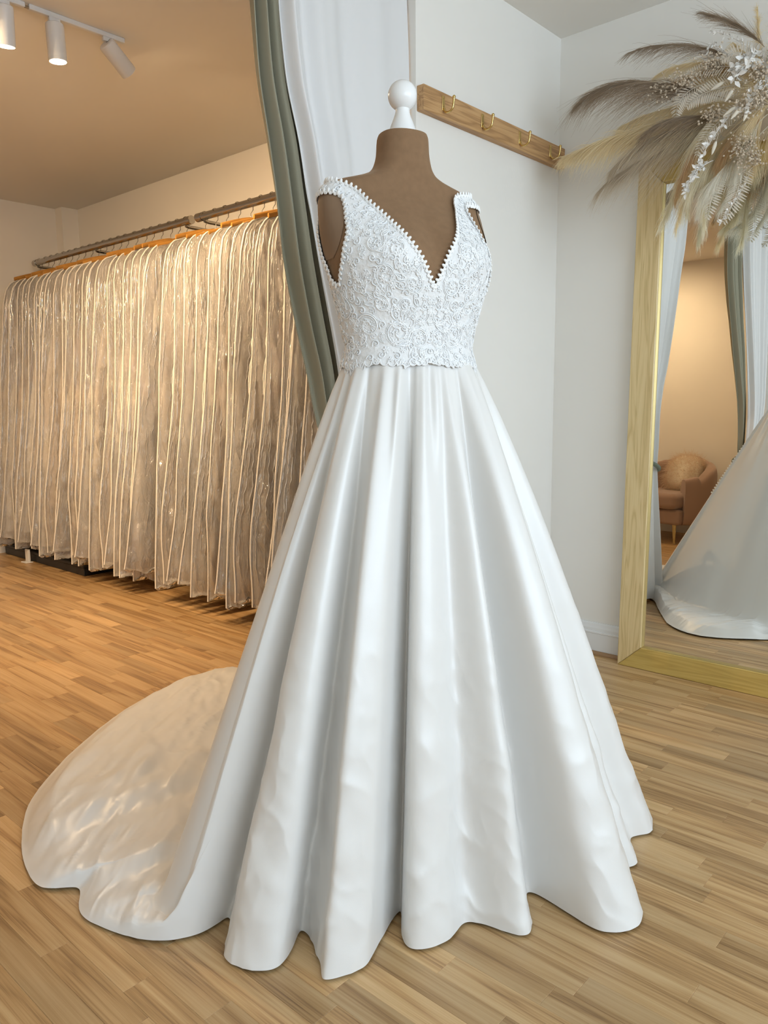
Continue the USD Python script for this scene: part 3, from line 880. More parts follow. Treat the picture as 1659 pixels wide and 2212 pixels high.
tw = np.clip((t - KT + 0.05) / 0.1, 0, 1)[None, :] * fl_[:, None]
# long soft wrinkles, a puffed plateau, and two folds that drop towards the near edge
xr, yr = P[..., 0] * 0.80 + P[..., 1] * 0.60, -P[..., 0] * 0.60 + P[..., 1] * 0.80
trn = fbm(np.stack([xr * 3.0, yr * 10.0, 0 * xr], -1), 3, 9)
trf = fbm(np.stack([xr * 9.0, yr * 24.0, 0 * xr], -1), 3, 13)


def fold(ax, ay, bx, by, wd):
    nx_, ny_ = -(by - ay), bx - ax
    l_ = math.hypot(nx_, ny_); nx_, ny_ = nx_ / l_, ny_ / l_
    d_ = (P[..., 0] - ax) * nx_ + (P[..., 1] - ay) * ny_ + fbm(np.stack([P[..., 0] * 4, P[..., 1] * 4, 0 * xr], -1), 2, 17) * 0.05
    k_ = np.clip(d_ / wd, 0, 1)
    return k_ * k_ * (3 - 2 * k_)


f1 = fold(.70, 1.775, 1.02, 1.735, .085)
f2 = fold(.66, 1.585, .90, 1.50, .06)
rdg = np.clip(1 - 5 * np.abs(fbm(np.stack([xr * 3.5 + 40, yr * 15.0, 0 * xr], -1), 3, 41)), 0, 1) ** 2
P[..., 2] += tw * (0.006 + 0.0055 * rdg + trn * 0.024 + trf * 0.014 + 0.026 * f1 + 0.020 * f2) * np.clip((1 - t) / 0.05, 0.10, 1)[None, :]
P[..., 2] = np.maximum(P[..., 2], 0.0045)
v_, f_ = grid(P, close_u=True)
f_ = f_[:, ::-1]
_, _, nn = meshkit.arrays((v_, f_), True)
ti = np.repeat(np.arange(NT)[None, :], NU, 0).ravel()
ui = np.repeat(np.arange(NU)[:, None], NT, 1).ravel()
istrain = (ti[f_] >= int(0.74 * NT)).all(1) & (fl_[ui[f_]] > 0.6).all(1)
for nm, sel, lb in (('skirt', ~istrain, 'full satin skirt in deep hanging folds'), ('train', istrain, 'long satin train spread out on the floor')):
    ff = f_[sel]
    us = np.unique(ff); rm = np.full(len(v_), -1); rm[us] = np.arange(len(us))
    obj(nm, (v_[us], rm[ff]), M['satin'], gown, normals=nn[us], label=lb)
# covered buttons down the centre back of bodice and skirt
ub = int(np.argmin(np.abs((wth % (2 * np.pi)) - np.pi)))
bt = [torso(np.pi, z, 0.010) for z in np.arange(1.215, 1.37, 0.016)]
tks = np.interp(np.arange(0.01, 0.66, 0.016), np.concatenate([[0], np.cumsum(np.linalg.norm(np.diff(P[ub], axis=0), axis=1))]), t)
bt += [np.array([np.interp(k, t, P[ub, :, j]) for j in range(3)]) - E2 * 0.002 for k in tks]
ball2 = trimesh.creation.icosphere(2, 1.0)
for p in bt:
    obj('button', (ball2.vertices * [0.0055, 0.0055, 0.0055] + p, ball2.faces), M['trim'], gown, smooth=True)

# ------------------------------------------------------------------ curtains of the opening
ROD_Y, ROD_Z = YC + 0.06, 2.41
rod = thing('curtain_rod', 'metal rod across the opening that carries the eyelet curtains', 'curtain rod', (OX0, ROD_Y, ROD_Z))
obj('pole', tube([(OX0 + 0.002, ROD_Y, ROD_Z), (OX1 - 0.002, ROD_Y, ROD_Z)], 0.012, 18), M['chrome'], rod, smooth=40)
for x in (OX0 + 0.006, OX1 - 0.006):
    obj('end_socket', tube([(x - 0.005, ROD_Y, ROD_Z), (x + 0.005, ROD_Y, ROD_Z)], 0.021, 20), M['chrome'], rod, smooth=40)


def curtain(name, label, m, zs, lead, trail, folds, amp, ybase, phase=0.0, warp=1.0, ns=150, grommets=0, mirror=None, group=None, quiet=0.0):
    """zs high to low; lead/trail: x of the leading and trailing edge at those heights; folds waves between them."""
    zs = np.array(zs, float)
    o = np.argsort(zs)
    fl1, fl2 = PchipInterpolator(zs[o], np.array(lead, float)[o]), PchipInterpolator(zs[o], np.array(trail, float)[o])
    fy, fa = PchipInterpolator(zs[o], np.array(ybase, float)[o]), PchipInterpolator(zs[o], np.array(amp, float)[o])
    z = np.linspace(zs.min(), zs.max(), 170)
    s = np.linspace(0, 1, ns)
    sw = s ** warp
    x0, x1 = fl1(z), fl2(z)
    X = x0[:, None] + (x1 - x0)[:, None] * sw[None, :]
    wob = 0.25 * np.sin(z[:, None] * 2.1 + 6 * s[None, :])
    Y = fy(z)[:, None] + (fa(z)[:, None] * (1 - quiet * s[None, :])) * (np.sin(2 * np.pi * folds * s[None, :] + phase + wob) + 0.25 * np.sin(2 * np.pi * folds * 2.3 * s[None, :] + 1.3 + z[:, None]))
    if mirror is not None:
        X = mirror - X
    Pc = np.stack([X, Y, np.repeat(z[:, None], ns, 1)], -1)
    # back face: a thin second layer closes the cloth at its edges
    _, _, n = meshkit.arrays(grid(Pc), True)
    Pk = Pc + n.reshape(Pc.shape) * 0.003
    loop = np.concatenate([Pc, Pk[:, ::-1]], 1)
    c = thing(name, label, 'curtain', (float(X[-1].mean()), ROD_Y, 0.0), group=group)
    obj('fabric', grid(loop, close_v=True, flip=mirror is not None), m, c, smooth=50)
    for k in range(grommets):
        sg = (k + 0.5) / grommets
        i = int(sg * (ns - 1)); row = int(np.argmin(np.abs(z - ROD_Z)))
        p = Pc[row, i]; tx = Pc[row, min(i + 1, ns - 1)] - Pc[row, max(i - 1, 0)]
        tx[2] = 0; tx /= np.linalg.norm(tx)
        a = np.linspace(0, 2 * np.pi, 25)[:-1]
        ring = p[None] + 0.024 * (np.cos(a)[:, None] * tx + np.sin(a)[:, None] * np.array([0, 0, 1.0]))
        ring = np.vstack([ring, ring[:2]])
        obj('eyelet', tube(ring, 0.0055, 8, caps=False), M['chrome'], c, smooth=True)
    return c


Zt = [2.455, 2.35, 2.218, 2.04, 1.85, 1.70, 1.55, 1.35, 1.20, 1.06, 0.90, 0.78, 0.66, 0.40, 0.02]
curtain('green_curtain', 'sage green velvet curtain tied back beside the gown rail', M['velvet_green'], Zt,
        [1.49, 1.50, 1.509, 1.522, 1.557, 1.583, 1.602, 1.650, 1.70, 1.745, 1.785, 1.80, 1.78, 1.72, 1.66],
        [1.615, 1.625, 1.635, 1.660, 1.715, 1.745, 1.780, 1.830, 1.865, 1.885, 1.895, 1.89, 1.88, 1.90, 1.92],
        3.4, [.028, .028, .026, .024, .024, .022, .022, .020, .020, .018, .016, .013, .018, .026, .03],
        [1.826, 1.828, 1.830, 1.832, 1.834, 1.836, 1.838, 1.842, 1.848, 1.86, 1.86, 1.858, 1.86, 1.86, 1.86], phase=0.4, grommets=2)
curtain('white_curtain', 'white lined curtain hanging beside the peg rail wall', M['lining'], Zt,
        [1.565, 1.572, 1.575, 1.592, 1.640, 1.670, 1.703, 1.752, 1.79, 1.81, 1.79, 1.775, 1.75, 1.69, 1.60],
        [2.128, 2.128, 2.128, 2.128, 2.128, 2.128, 2.128, 2.128, 2.115, 2.08, 2.02, 1.97, 1.99, 2.02, 2.04],
        3.2, [.028, .026, .024, .024, .024, .024, .024, .023, .022, .020, .018, .015, .017, .024, .03],
        [1.800, 1.795, 1.790, 1.787, 1.785, 1.785, 1.785, 1.785, 1.79, 1.79, 1.795, 1.80, 1.80, 1.80, 1.80], phase=0.9, warp=1.75, grommets=5, quiet=0.86)
MX = OX0 + OX1
curtain('green_curtain', 'green velvet curtain seen only in the mirror', M['velvet_green'], Zt,
        [1.27, 1.28, 1.30, 1.34, 1.42, 1.50, 1.58, 1.69, 1.77, 1.82, 1.845, 1.85, 1.83, 1.78, 1.72],
        [1.50, 1.51, 1.53, 1.58, 1.64, 1.70, 1.76, 1.82, 1.86, 1.89, 1.90, 1.90, 1.90, 1.92, 1.95],
        3.5, [.030, .030, .026, .024, .024, .022, .022, .020, .020, .018, .016, .013, .018, .026, .03],
        [1.832, 1.836, 1.842, 1.848, 1.85, 1.852, 1.854, 1.856, 1.858, 1.86, 1.86, 1.858, 1.86, 1.86, 1.86], phase=0.4, grommets=3, mirror=MX)
curtain('white_curtain', 'white lined curtain with metal eyelets seen only in the mirror', M['lining'], Zt,
        [1.515, 1.525, 1.54, 1.58, 1.64, 1.69, 1.74, 1.80, 1.83, 1.85, 1.84, 1.83, 1.81, 1.76, 1.70],
        [2.112, 2.112, 2.112, 2.112, 2.112, 2.112, 2.112, 2.112, 2.10, 2.08, 2.02, 1.97, 1.99, 2.02, 2.04],
        5.0, [.030, .028, .024, .022, .021, .020, .020, .020, .020, .019, .017, .014, .017, .024, .03],
        [1.825, 1.822, 1.816, 1.812, 1.810, 1.808, 1.806, 1.804, 1.80, 1.80, 1.80, 1.80, 1.80, 1.80, 1.80], phase=0.9, warp=1.3, grommets=5, mirror=MX)
# rope tiebacks
for mx, lb in ((None, 'green rope tieback round the curtains beside the gown'), (MX, 'green rope tieback round the curtains across the opening')):
    a = np.linspace(0, 2 * np.pi, 90)
    cx_, cy_ = 1.868, 1.825
    x = cx_ + 0.128 * np.cos(a); y = cy_ + 0.066 * np.sin(a); z = 0.79 + 0.035 * np.cos(a)
    if mx:
        x = mx - x
    base = np.stack([x, y, z], 1)
    t_ = thing('rope_tieback', lb, 'curtain tieback', (float(x.mean()), cy_, 0.79))
    for ph in (0, 2.094, 4.189):
        w = a * 26 + ph
        rad = (base - base.mean(0)); rad[:, 2] = 0; rad /= np.linalg.norm(rad, axis=1, keepdims=True)
        aa = np.linspace(0, 2 * np.pi, 360)
        bb = np.stack([np.interp(aa, a, base[:, j]) for j in range(3)], 1); rr = np.stack([np.interp(aa, a, rad[:, j]) for j in range(3)], 1)
        p = bb + rr * (0.006 * np.cos(aa * 26 + ph))[:, None] + np.array([0, 0, 1]) * (0.006 * np.sin(aa * 26 + ph))[:, None]
        obj('strand', tube(p, 0.0062, 6, caps=False), M['rope'], t_, smooth=True)

# ------------------------------------------------------------------ wooden peg rail with four brass hooks
PX0, PX1, PZ0, PZ1, PT = 2.138, XC - 0.001, 2.062, 2.142, 0.030
peg = thing('peg_rail', 'stained wooden peg rail with brass hooks on the white wall', 'coat rail', (PX0, YC, PZ0))
obj('board', cbox(PX0, PX1, YC - PT, YC, PZ0, PZ1, 0.0015), M['pine'], peg)
for x in (2.243, 2.475, 2.725, 2.955):
    p0 = np.array([x, YC - PT, 2.116])
    back = cbox(x - 0.0075, x + 0.0075, YC - PT - 0.0022, YC - PT, 2.083, 2.130, 0.001)
    a = np.linspace(0, 1, 22)
    hk = np.stack([np.full(22, x), YC - PT - 0.004 - 0.021 * (1 - np.cos(np.pi * a)), 2.090 - 0.017 * np.sin(np.pi * np.clip(a * 1.1, 0, 1)) + np.clip(a - 0.78, 0, 1) * 0.12], 1)
    h = obj('hook', cat([back, tube(hk, np.interp(a, [0, .5, .9, 1], [.0045, .0035, .0035, .005]), 10)]), M['brass'], peg, smooth=40)
    tip = hk[-1]
    obj('hook_tip', (ball2.vertices * 0.0058 + tip, ball2.faces), M['brass'], h, smooth=True)
    for dz in (2.124, 2.099):
        sv, sf = lathe([(0, 0.0018), (0.003, 0.0014), (0.0037, 0)], 12)
        obj('screw', (spin(sv, [[1, 0, 0], [0, 0, -1], [0, 1, 0]], (x, YC - PT - 0.002, dz)), sf), M['brass'], h)
for z in (2.082, 2.121):
    obj('screw_hole', tube([(3.035, YC - PT - 0.0006, z), (3.035, YC - PT + 0.002, z)], 0.004, 10), M['black'], peg)

# ------------------------------------------------------------------ leaning mirror in a gold wooden frame
MY0, MW, MH, FW, FT = 1.392, 0.92, 2.02, 0.100, 0.034
LEAN = math.radians(1.2)
mo = np.array([2.990, MY0, 0.0])
mu, mvv = np.array([0, -1.0, 0]), np.array([math.sin(LEAN), 0, math.cos(LEAN)])
mn = np.cross(mu, mvv); mn /= np.linalg.norm(mn)          # towards the room
if mn[0] > 0:
    mn = -mn
mirror = thing('leaning_mirror', 'tall gold framed mirror leaning against the white wall', 'mirror', mo)


def mpt(p):
    p = np.asarray(p, float)
    return mo + p[:, :1] * mu + p[:, 1:2] * mvv + p[:, 2:] * mn


def member(poly, z0, z1, c=0.003):
    """A mitred frame member: outline poly (u, v) from depth z0 to z1, chamfered at the front."""
    poly = np.array(poly, float)
    pg = shapely.Polygon(poly).buffer(-c, join_style='mitre')
    inner = np.array(pg.exterior.coords)[:-1]
    inner = inner[[int(np.argmin(np.linalg.norm(inner - q, axis=1))) for q in poly]]
    k = len(poly)
    v = np.vstack([np.c_[poly, np.full(k, z0)], np.c_[poly, np.full(k, z1 - c)], np.c_[inner, np.full(k, z1)]])
    f = []
    for i in range(k):
        j = (i + 1) % k
        for a in (0, k):
            f += [(a + i, a + j, a + k + j), (a + i, a + k + j, a + k + i)]
    f += [(2 * k, 2 * k + i, 2 * k + i + 1) for i in range(1, k - 1)] + [(0, i + 1, i) for i in range(1, k - 1)]
    return mpt(v), np.array(f)


g_ = 0.0004
out4 = [(0, 0), (MW, 0), (MW, MH), (0, MH)]
in4 = [(FW, FW * 0.92), (MW - FW, FW * 0.92), (MW - FW, MH - FW), (FW, MH - FW)]
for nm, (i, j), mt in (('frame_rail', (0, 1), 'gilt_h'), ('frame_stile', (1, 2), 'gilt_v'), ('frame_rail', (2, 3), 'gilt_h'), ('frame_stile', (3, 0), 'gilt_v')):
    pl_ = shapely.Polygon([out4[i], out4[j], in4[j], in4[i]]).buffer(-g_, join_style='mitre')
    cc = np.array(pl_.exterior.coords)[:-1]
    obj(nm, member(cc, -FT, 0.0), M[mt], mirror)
lp = 0.0065
li4 = [(FW + lp, FW * 0.92 + lp), (MW - FW - lp, FW * 0.92 + lp), (MW - FW - lp, MH - FW - lp), (FW + lp, MH - FW - lp)]
for i in range(4):
    j = (i + 1) % 4
    v = np.array([(*in4[i], -0.006), (*in4[j], -0.006), (*li4[j], -0.014), (*li4[i], -0.014), (*in4[i], -0.02), (*in4[j], -0.02), (*li4[j], -0.02), (*li4[i], -0.02)])
    obj('inner_lip', (mpt(v), np.array([(0, 1, 2), (0, 2, 3), (3, 2, 6), (3, 6, 7), (0, 4, 5), (0, 5, 1), (4, 7, 6), (4, 6, 5)])), M['gilt_lip'], mirror, label='narrow brighter gold inner edge')
gl = [(FW + 0.004, FW * 0.92 + 0.004), (MW - FW - 0.004, MH - FW - 0.004)]
v = np.array([(x, y, z) for z in (-0.022, -0.017) for x, y in ((gl[0][0], gl[0][1]), (gl[1][0], gl[0][1]), (gl[1][0], gl[1][1]), (gl[0][0], gl[1][1]))])
f = np.array([(0, 2, 1), (0, 3, 2), (4, 5, 6), (4, 6, 7), (0, 1, 5), (0, 5, 4), (1, 2, 6), (1, 6, 5), (2, 3, 7), (2, 7, 6), (3, 0, 4), (3, 4, 7)])
obj('glass', (mpt(v), f), M['mirror'], mirror, label='silvered mirror glass')
obj('back_panel', (mpt(v * [1, 1, 0] + [0, 0, -0.025] + np.array([0, 0, 1]) * (v[:, 2:] > -0.02) * 0.002), f), M['beading'], mirror)

# ------------------------------------------------------------------ gown rail along the right wall of the rack room
RX, RZ, RR = 2.68, 2.125, 0.021
ORD = ('first second third fourth fifth sixth seventh eighth ninth tenth eleventh twelfth thirteenth fourteenth fifteenth sixteenth seventeenth eighteenth nineteenth twentieth '
       'twenty-first twenty-second twenty-third twenty-fourth twenty-fifth twenty-sixth twenty-seventh twenty-eighth twenty-ninth thirtieth thirty-first thirty-second thirty-third '
       'thirty-fourth thirty-fifth thirty-sixth thirty-seventh thirty-eighth thirty-ninth fortieth').split()
for (a, b, lb, arms) in ((3.865, 5.84, 'long chrome gown rail reaching to the far corner', (3.92, 4.95, 5.80)), (1.95, 3.80, 'nearer chrome gown rail running behind the green curtain', (2.0, 2.9, 3.74))):
    rl = thing('clothes_rail', lb, 'clothes rail', (RX, (a + b) / 2, RZ))
    obj('pole', tube([(RX, a, RZ), (RX, b, RZ)], RR, 24), M['chrome'], rl, smooth=40)
    for y, s in ((a, 1), (b, -1)):
        obj('end_cap', tube([(RX, y - s * 0.004, RZ), (RX, y + s * 0.045, RZ)], RR + 0.0025, 24), M['chrome'], rl, smooth=40)
    for y in arms:
        br = obj('wall_bracket', tube([(RX, y, RZ - RR - 0.004), (RX + 0.02, y, RZ - RR - 0.008), (XC - 0.004, y, RZ - RR - 0.008)], 0.010, 12), M['chrome'], rl, smooth=40)
        obj('wall_plate', tube([(XC - 0.006, y, RZ - RR - 0.008), (XC - 0.0005, y, RZ - RR - 0.008)], 0.032, 20), M['chrome'], br, smooth=40)

# bags: local frame hung from the rail axis; x across the bag (minus = towards the room), y along the rail
def front_w(z, k):
    return np.interp(z, [-2.04, -1.6, -1.0, -0.5, -0.32, -0.22, -0.165, -0.135, -0.118, -0.105], [.43 + .03 * math.sin(k * 2.1), .39, .325, .285, .272, .250, .21, .14, .07, .02])


def back_w(z, k):
    return np.interp(z, [-2.04, -1.0, -0.32, -0.22, -0.165, -0.135, -0.118, -0.105], [.34, .31, .265, .25, .21, .14, .07, .02])


TB = 0.044
DZ = (0.0, 0.05, -0.01, 0.03, 0.07, 0.015)          # the bags are not all equally long


def rows(z0, z1, n):
    return np.concatenate([np.linspace(z0, -0.32, n), np.linspace(-0.31, -0.16, 9), np.linspace(-0.15, z1, 7)])


def shell(z, wf, wb, T, n=46):
    """Closed lens-shaped sections stacked over z: two faces meeting in a seam at the front (column 0) and at the back (column n)."""
    u = np.cos(np.linspace(0, np.pi, n + 1))
    u = np.sign(u) * np.abs(u) ** 0.75
    y = (1 - np.abs(u) ** 5) ** 0.85
    uu_ = -np.concatenate([u, u[1:-1][::-1]])
    yy_ = np.concatenate([y, -y[1:-1][::-1]])
    x = np.where(uu_ > 0, wb[:, None] * uu_, wf[:, None] * uu_)
    return np.stack([x, T[:, None] * yy_[None, :], np.repeat(z[:, None], len(uu_), 1)], -1)


GOWNS = [plain(f'bagged_gown_{n}', c, 0.7, bump=0.003, bscale=35, vary=0.06, vscale=7) for n, c in (('ivory', (0.80, 0.73, 0.62)), ('white', (0.82, 0.79, 0.73)), ('champagne', (0.76, 0.65, 0.52)))]
NPROTO = 6
bag_p, gown_p, hang_p = [], [], []
ys = []
y_ = 5.76
brng = np.random.default_rng(17)
while y_ > 2.06:
    if not 3.79 < y_ < 3.875:
        ys.append(y_)
    y_ -= 0.0945 + brng.uniform(-0.014, 0.014)
BAG_L = 'clear garment bag with white piping, {} from the far end of the gown rail'
GWN_L = 'wedding gown inside the garment bag {} from the far end of the rail'
HNG_L = 'wooden hanger with chrome hook, {} from the far end of the gown rail'


def make_bag(k, loc, label, rz, rx):
    t = thing('garment_bag', label, 'garment bag', loc, rz, 'garment bags in the row on the gown rail', rx=rx)
    z = rows(-2.03 + DZ[k], -0.105, 84)
    n1 = np.stack([z * 1.3, z * 0 + k * 7.1, z * 0], -1)
    wf, wb = front_w(z, k) + fbm(n1, 3, k) * 0.05 * np.clip(-z - 0.3, 0, 1), back_w(z, k)
    lean = fbm(np.stack([z * 0.9, z * 0 + k * 3.3, z * 0 + 5], -1), 2, k) * 0.11 * np.clip(-z - 0.25, 0, 1)
    T = TB * np.interp(z, [-2.03, -1.9, -0.3, -0.13, -0.105], [.8, 1.2, 1.0, .5, .2])
    P = shell(z, wf, wb, T)
    ph = fbm(np.stack([P[..., 0] * 16, P[..., 2] * 1.6, P[..., 1] * 30 + k], -1), 3, 20 + k)
    ph2 = fbm(np.stack([P[..., 0] * 45, P[..., 2] * 4, P[..., 1] * 40 + k], -1), 3, 40 + k)
    rid = np.abs(fbm(np.stack([P[..., 0] * 20 + P[..., 2] * 1.5, P[..., 2] * 3.0, np.sign(P[..., 1]) * 9 + k], -1), 3, 90 + k))
    cr3 = np.clip(0.16 - np.abs(fbm(np.stack([P[..., 0] * 26 + P[..., 2] * 4, P[..., 2] * 7, np.sign(P[..., 1]) * 5 + k * 3], -1), 2, 120 + k)), 0, 1) * np.sign(P[..., 1])
    P[..., 1] += cr3 * 0.035 * np.clip(np.abs(P[..., 1]) / 0.02, 0, 1)
    P[..., 1] += (ph * 0.012 + ph2 * 0.004) + np.sign(P[..., 1]) * np.clip(0.10 - rid, -0.03, 0.1) * 0.06 * np.clip(np.abs(P[..., 1]) / 0.02, 0, 1) + lean[:, None] * 0.7
    P[..., 0] += fbm(np.stack([P[..., 1] * 22, P[..., 2] * 1.1, 0 * ph + k], -1), 2, 60 + k) * 0.045 + ph2 * 0.005
    P[..., 2] += np.where(P[..., 2] < -1.90, np.clip((-1.9 - P[..., 2]) / .13, 0, 1) * fbm(np.stack([P[..., 0] * 9, P[..., 1] * 20, 0 * ph + k], -1), 3, 80 + k) * 0.13, 0)
    v, f = grid(P, close_v=True)
    m = len(P[0])
    i = np.arange(m)
    v = np.vstack([v, P[0].mean(0) + [0, 0, -0.02]])
    f = np.vstack([f, np.stack([np.full(m, len(v) - 1), (i + 1) % m, i], 1)])
    obj('plastic_cover', (v, f), M['plastic'], t, smooth=True, local=True, label='clear crinkled plastic cover')
    n = len(P[0]) // 2
    krng = np.random.default_rng(300 + k)
    cr_ = []
    nr = len(P)
    for _ in range(58):
        r0 = int(krng.integers(4, nr - 16)); ln = int(krng.integers(5, 22))
        rr_ = np.arange(r0, min(r0 + ln, nr - 3))
        c0 = 1 + 13 * krng.uniform() ** 1.6
        cc = c0 + np.cumsum(krng.normal(0, 0.22, len(rr_)))
        cc = np.clip(cc, 0.5, 18)
        sd = 1 if krng.uniform() < 0.5 else -1
        ca = np.floor(cc).astype(int); fa_ = (cc - ca)[:, None]
        i0, i1 = (sd * ca) % (2 * n), (sd * (ca + 1)) % (2 * n)
        q = P[rr_, i0] * (1 - fa_) + P[rr_, i1] * fa_
        q = q + np.array([0, sd * 0.0012, 0]) + krng.normal(size=q.shape) * 0.0012
        w = krng.uniform(0.0016, 0.0040) * np.sin(np.pi * np.linspace(0.04, 0.96, len(q))) ** 0.5
        cr_.append(tube(q, w, 5, caps=False))
    obj('crinkle_fold', cat(cr_), M['plastic_fold'], t, smooth=True, local=True, kind='stuff', label='shiny creases in the plastic')
    obj('piping', tube(P[:, 0] + [-0.003, 0, 0], 0.0043, 6), M['piping'], t, smooth=True, local=True, label='white piping along the front seam')
    obj('piping', tube(P[::2, n], 0.0045, 5), M['piping'], t, smooth=True, local=True)
    obj('piping', tube(np.vstack([P[0, 0] + [0, 0, 0.004], P[0, 2:n:3]]), 0.0043, 6), M['piping'], t, smooth=True, local=True)
    zc = 5 + k % 3
    obj('zip', tube(P[3:90, zc] + [-0.002, 0.002, 0], 0.0032, 5), M['piping'], t, smooth=True, local=True)
    return t


def make_gown(k, loc, label, rz, rx):
    t = thing('bagged_gown', label, 'wedding dress', loc, rz, 'wedding gowns in garment bags on the rail', rx=rx)
    z = np.concatenate([np.linspace(-1.97, -0.75, 44), np.linspace(-0.72, -0.25, 18)])
    sh = (-0.30, -0.36, -0.25, -0.33, -0.28, -0.34)[k]
    z = np.interp(z, [-1.97, -0.25], [-1.97 + DZ[k], sh])
    wf = np.interp(z, [-1.97, -1.7, -1.0, -0.72, -0.5, sh - 0.02, sh], [.41, .385, .315, .235 if k % 2 else .265, .22, .19, .17]) + fbm(np.stack([z * 1.3, z * 0 + k * 7.1, z * 0], -1), 3, k) * 0.05 * np.clip(-z - 0.3, 0, 1)
    lean = fbm(np.stack([z * 0.9, z * 0 + k * 3.3, z * 0 + 5], -1), 2, k) * 0.11 * np.clip(-z - 0.25, 0, 1)
    wb = np.interp(z, [-1.97, -1.0, -0.72, -0.5, sh], [.30, .27, .18, .17, .14])
    T = np.interp(z, [-1.97, -1.85, -0.9, -0.6, sh], [.020, .034, .031, .028, .018])
    P = shell(z, wf, wb, T)
    ph = fbm(np.stack([P[..., 0] * 16, P[..., 2] * 1.6, P[..., 1] * 30 + k], -1), 3, 20 + k)
    fo = np.sin(P[..., 0] * 75 + k + 2.2 * ph * 6) * np.clip(-P[..., 2] - 0.6, 0, 1) * np.clip(np.abs(P[..., 1]) / 0.015, 0, 1)
    P[..., 1] += ph * 0.010 - np.sign(P[..., 1]) * np.abs(fo) * 0.006 + lean[:, None] * 0.7
    P[..., 0] += fbm(np.stack([P[..., 1] * 22, P[..., 2] * 1.1, 0 * ph + k], -1), 2, 60 + k) * 0.045
    v, f = grid(P, close_v=True)
    m = len(P[0]); i = np.arange(m)
    v = np.vstack([v, P[0].mean(0) - [0, 0, 0.01], P[-1].mean(0) + [0, 0, 0.006]])
    f = np.vstack([f, np.stack([np.full(m, len(v) - 2), (i + 1) % m, i], 1), np.stack([np.full(m, len(v) - 1), (len(z) - 1) * m + i, (len(z) - 1) * m + (i + 1) % m], 1)])
    obj('gown_body', (v, f), GOWNS[k % 3], t, smooth=True, local=True)
    # shoulder straps up to the hanger
    for sx in (-1, 1):
        obj('strap', tube([(sx * 0.12, 0, sh - 0.01), (sx * 0.115, 0, -0.20), (sx * 0.11, 0, -0.152)], 0.008, 6), GOWNS[k % 3], t, smooth=True, local=True)
    return t


def make_hanger(k, loc, label, rz):
    t = thing('coat_hanger', label, 'hanger', loc, rz, 'wooden hangers on the gown rail')
    s = np.linspace(-1, 1, 31)
    z = -0.088 - 0.011 * (k * 2 % 3) - 0.052 * np.abs(s) ** 1.25
    hgt = 0.019 * (1 - 0.35 * np.abs(s))
    a = np.linspace(0, 2 * np.pi, 10, endpoint=False)
    P = np.stack([np.repeat(0.195 * s[:, None], 10, 1), 0.0065 * np.cos(a)[None, :] + 0 * s[:, None], z[:, None] + hgt[:, None] * np.sin(a)[None, :]], -1)
    v, f = grid(P, close_v=True)
    i = np.arange(10); j = (i + 1) % 10
    v = np.vstack([v, P[0].mean(0), P[-1].mean(0)])
    f = np.vstack([f, np.stack([np.full(10, 310), j, i], 1), np.stack([np.full(10, 311), 300 + i, 300 + j], 1)])
    obj('shoulder_bar', (v, f), M['hanger'], t, smooth=60, local=True)
    an = np.linspace(math.radians(-50), math.radians(190), 26)
    R = RR + 0.0030
    arc = np.stack([R * np.cos(an), 0 * an, R * np.sin(an)], 1)[::-1]
    arc = np.vstack([arc[4:], [(R * 0.65, 0.0, -0.032), (0.0, 0, -0.052), (0, 0, -0.088)]])
    obj('hook', tube(arc, 0.0017, 6), M['chrome'], t, smooth=True, local=True)
    return t


protos = []
for i, y in enumerate(ys):
    k = (i * 5 + i // 6) % NPROTO
    loc = (RX, y, RZ)
    rz = float(brng.normal(0, 0.018))
    o = ORD[i]
    rx = float(np.clip(brng.normal(0.016, 0.014), -0.012, 0.045))
    if i < NPROTO:
        k = i
        protos.append((make_bag(k, loc, BAG_L.format(o), rz, rx), make_gown(k, loc, GWN_L.format(o), rz, rx), make_hanger(k, loc, HNG_L.format(o), rz * 2)))
    else:
        a, b, c = protos[k]
        copy_of(a, loc, rz, BAG_L.format(o), rx=rx); copy_of(b, loc, rz, GWN_L.format(o), rx=rx); copy_of(c, loc, rz * 2, HNG_L.format(o))

# a low black box and a small white foot on the floor under the far bags
bx_ = thing('storage_box', 'low black box on the floor under the far garment bags', 'box', (2.62, 5.45, 0))
obj('body', cbox(2.36, 2.95, 4.75, 5.96, 0.0, 0.055, 0.004), M['black'], bx_)
obj('lid', cbox(2.35, 2.96, 4.74, 5.97, 0.055, 0.075, 0.004), M['black'], bx_)
ft = thing('rail_foot', 'small white metal foot on the floor beside the black box', 'stand foot', (2.318, 5.49, 0))
obj('foot_plate', cbox(2.29, 2.345, 5.455, 5.535, 0, 0.006, 0.002), M['fixture'], ft)
obj('upright', cbox(2.318, 2.334, 5.47, 5.52, 0.006, 0.095, 0.002), M['fixture'], ft)

# ------------------------------------------------------------------ dried flower arrangement on the wall above the mirror
DF = np.array([2.985, 0.862, 2.06])
flowers = thing('dried_flower_arrangement', 'big wall spray of pampas grass, ferns and white leaves above the gold mirror', 'dried flowers', DF)
frng = np.random.default_rng(11)


def stem_curve(pts, n=40):
    p = np.array(pts, float)
    d = np.concatenate([[0], np.cumsum(np.linalg.norm(np.diff(p, axis=0), axis=1))])
    return CubicSpline(d, p)(np.linspace(0, d[-1], n))


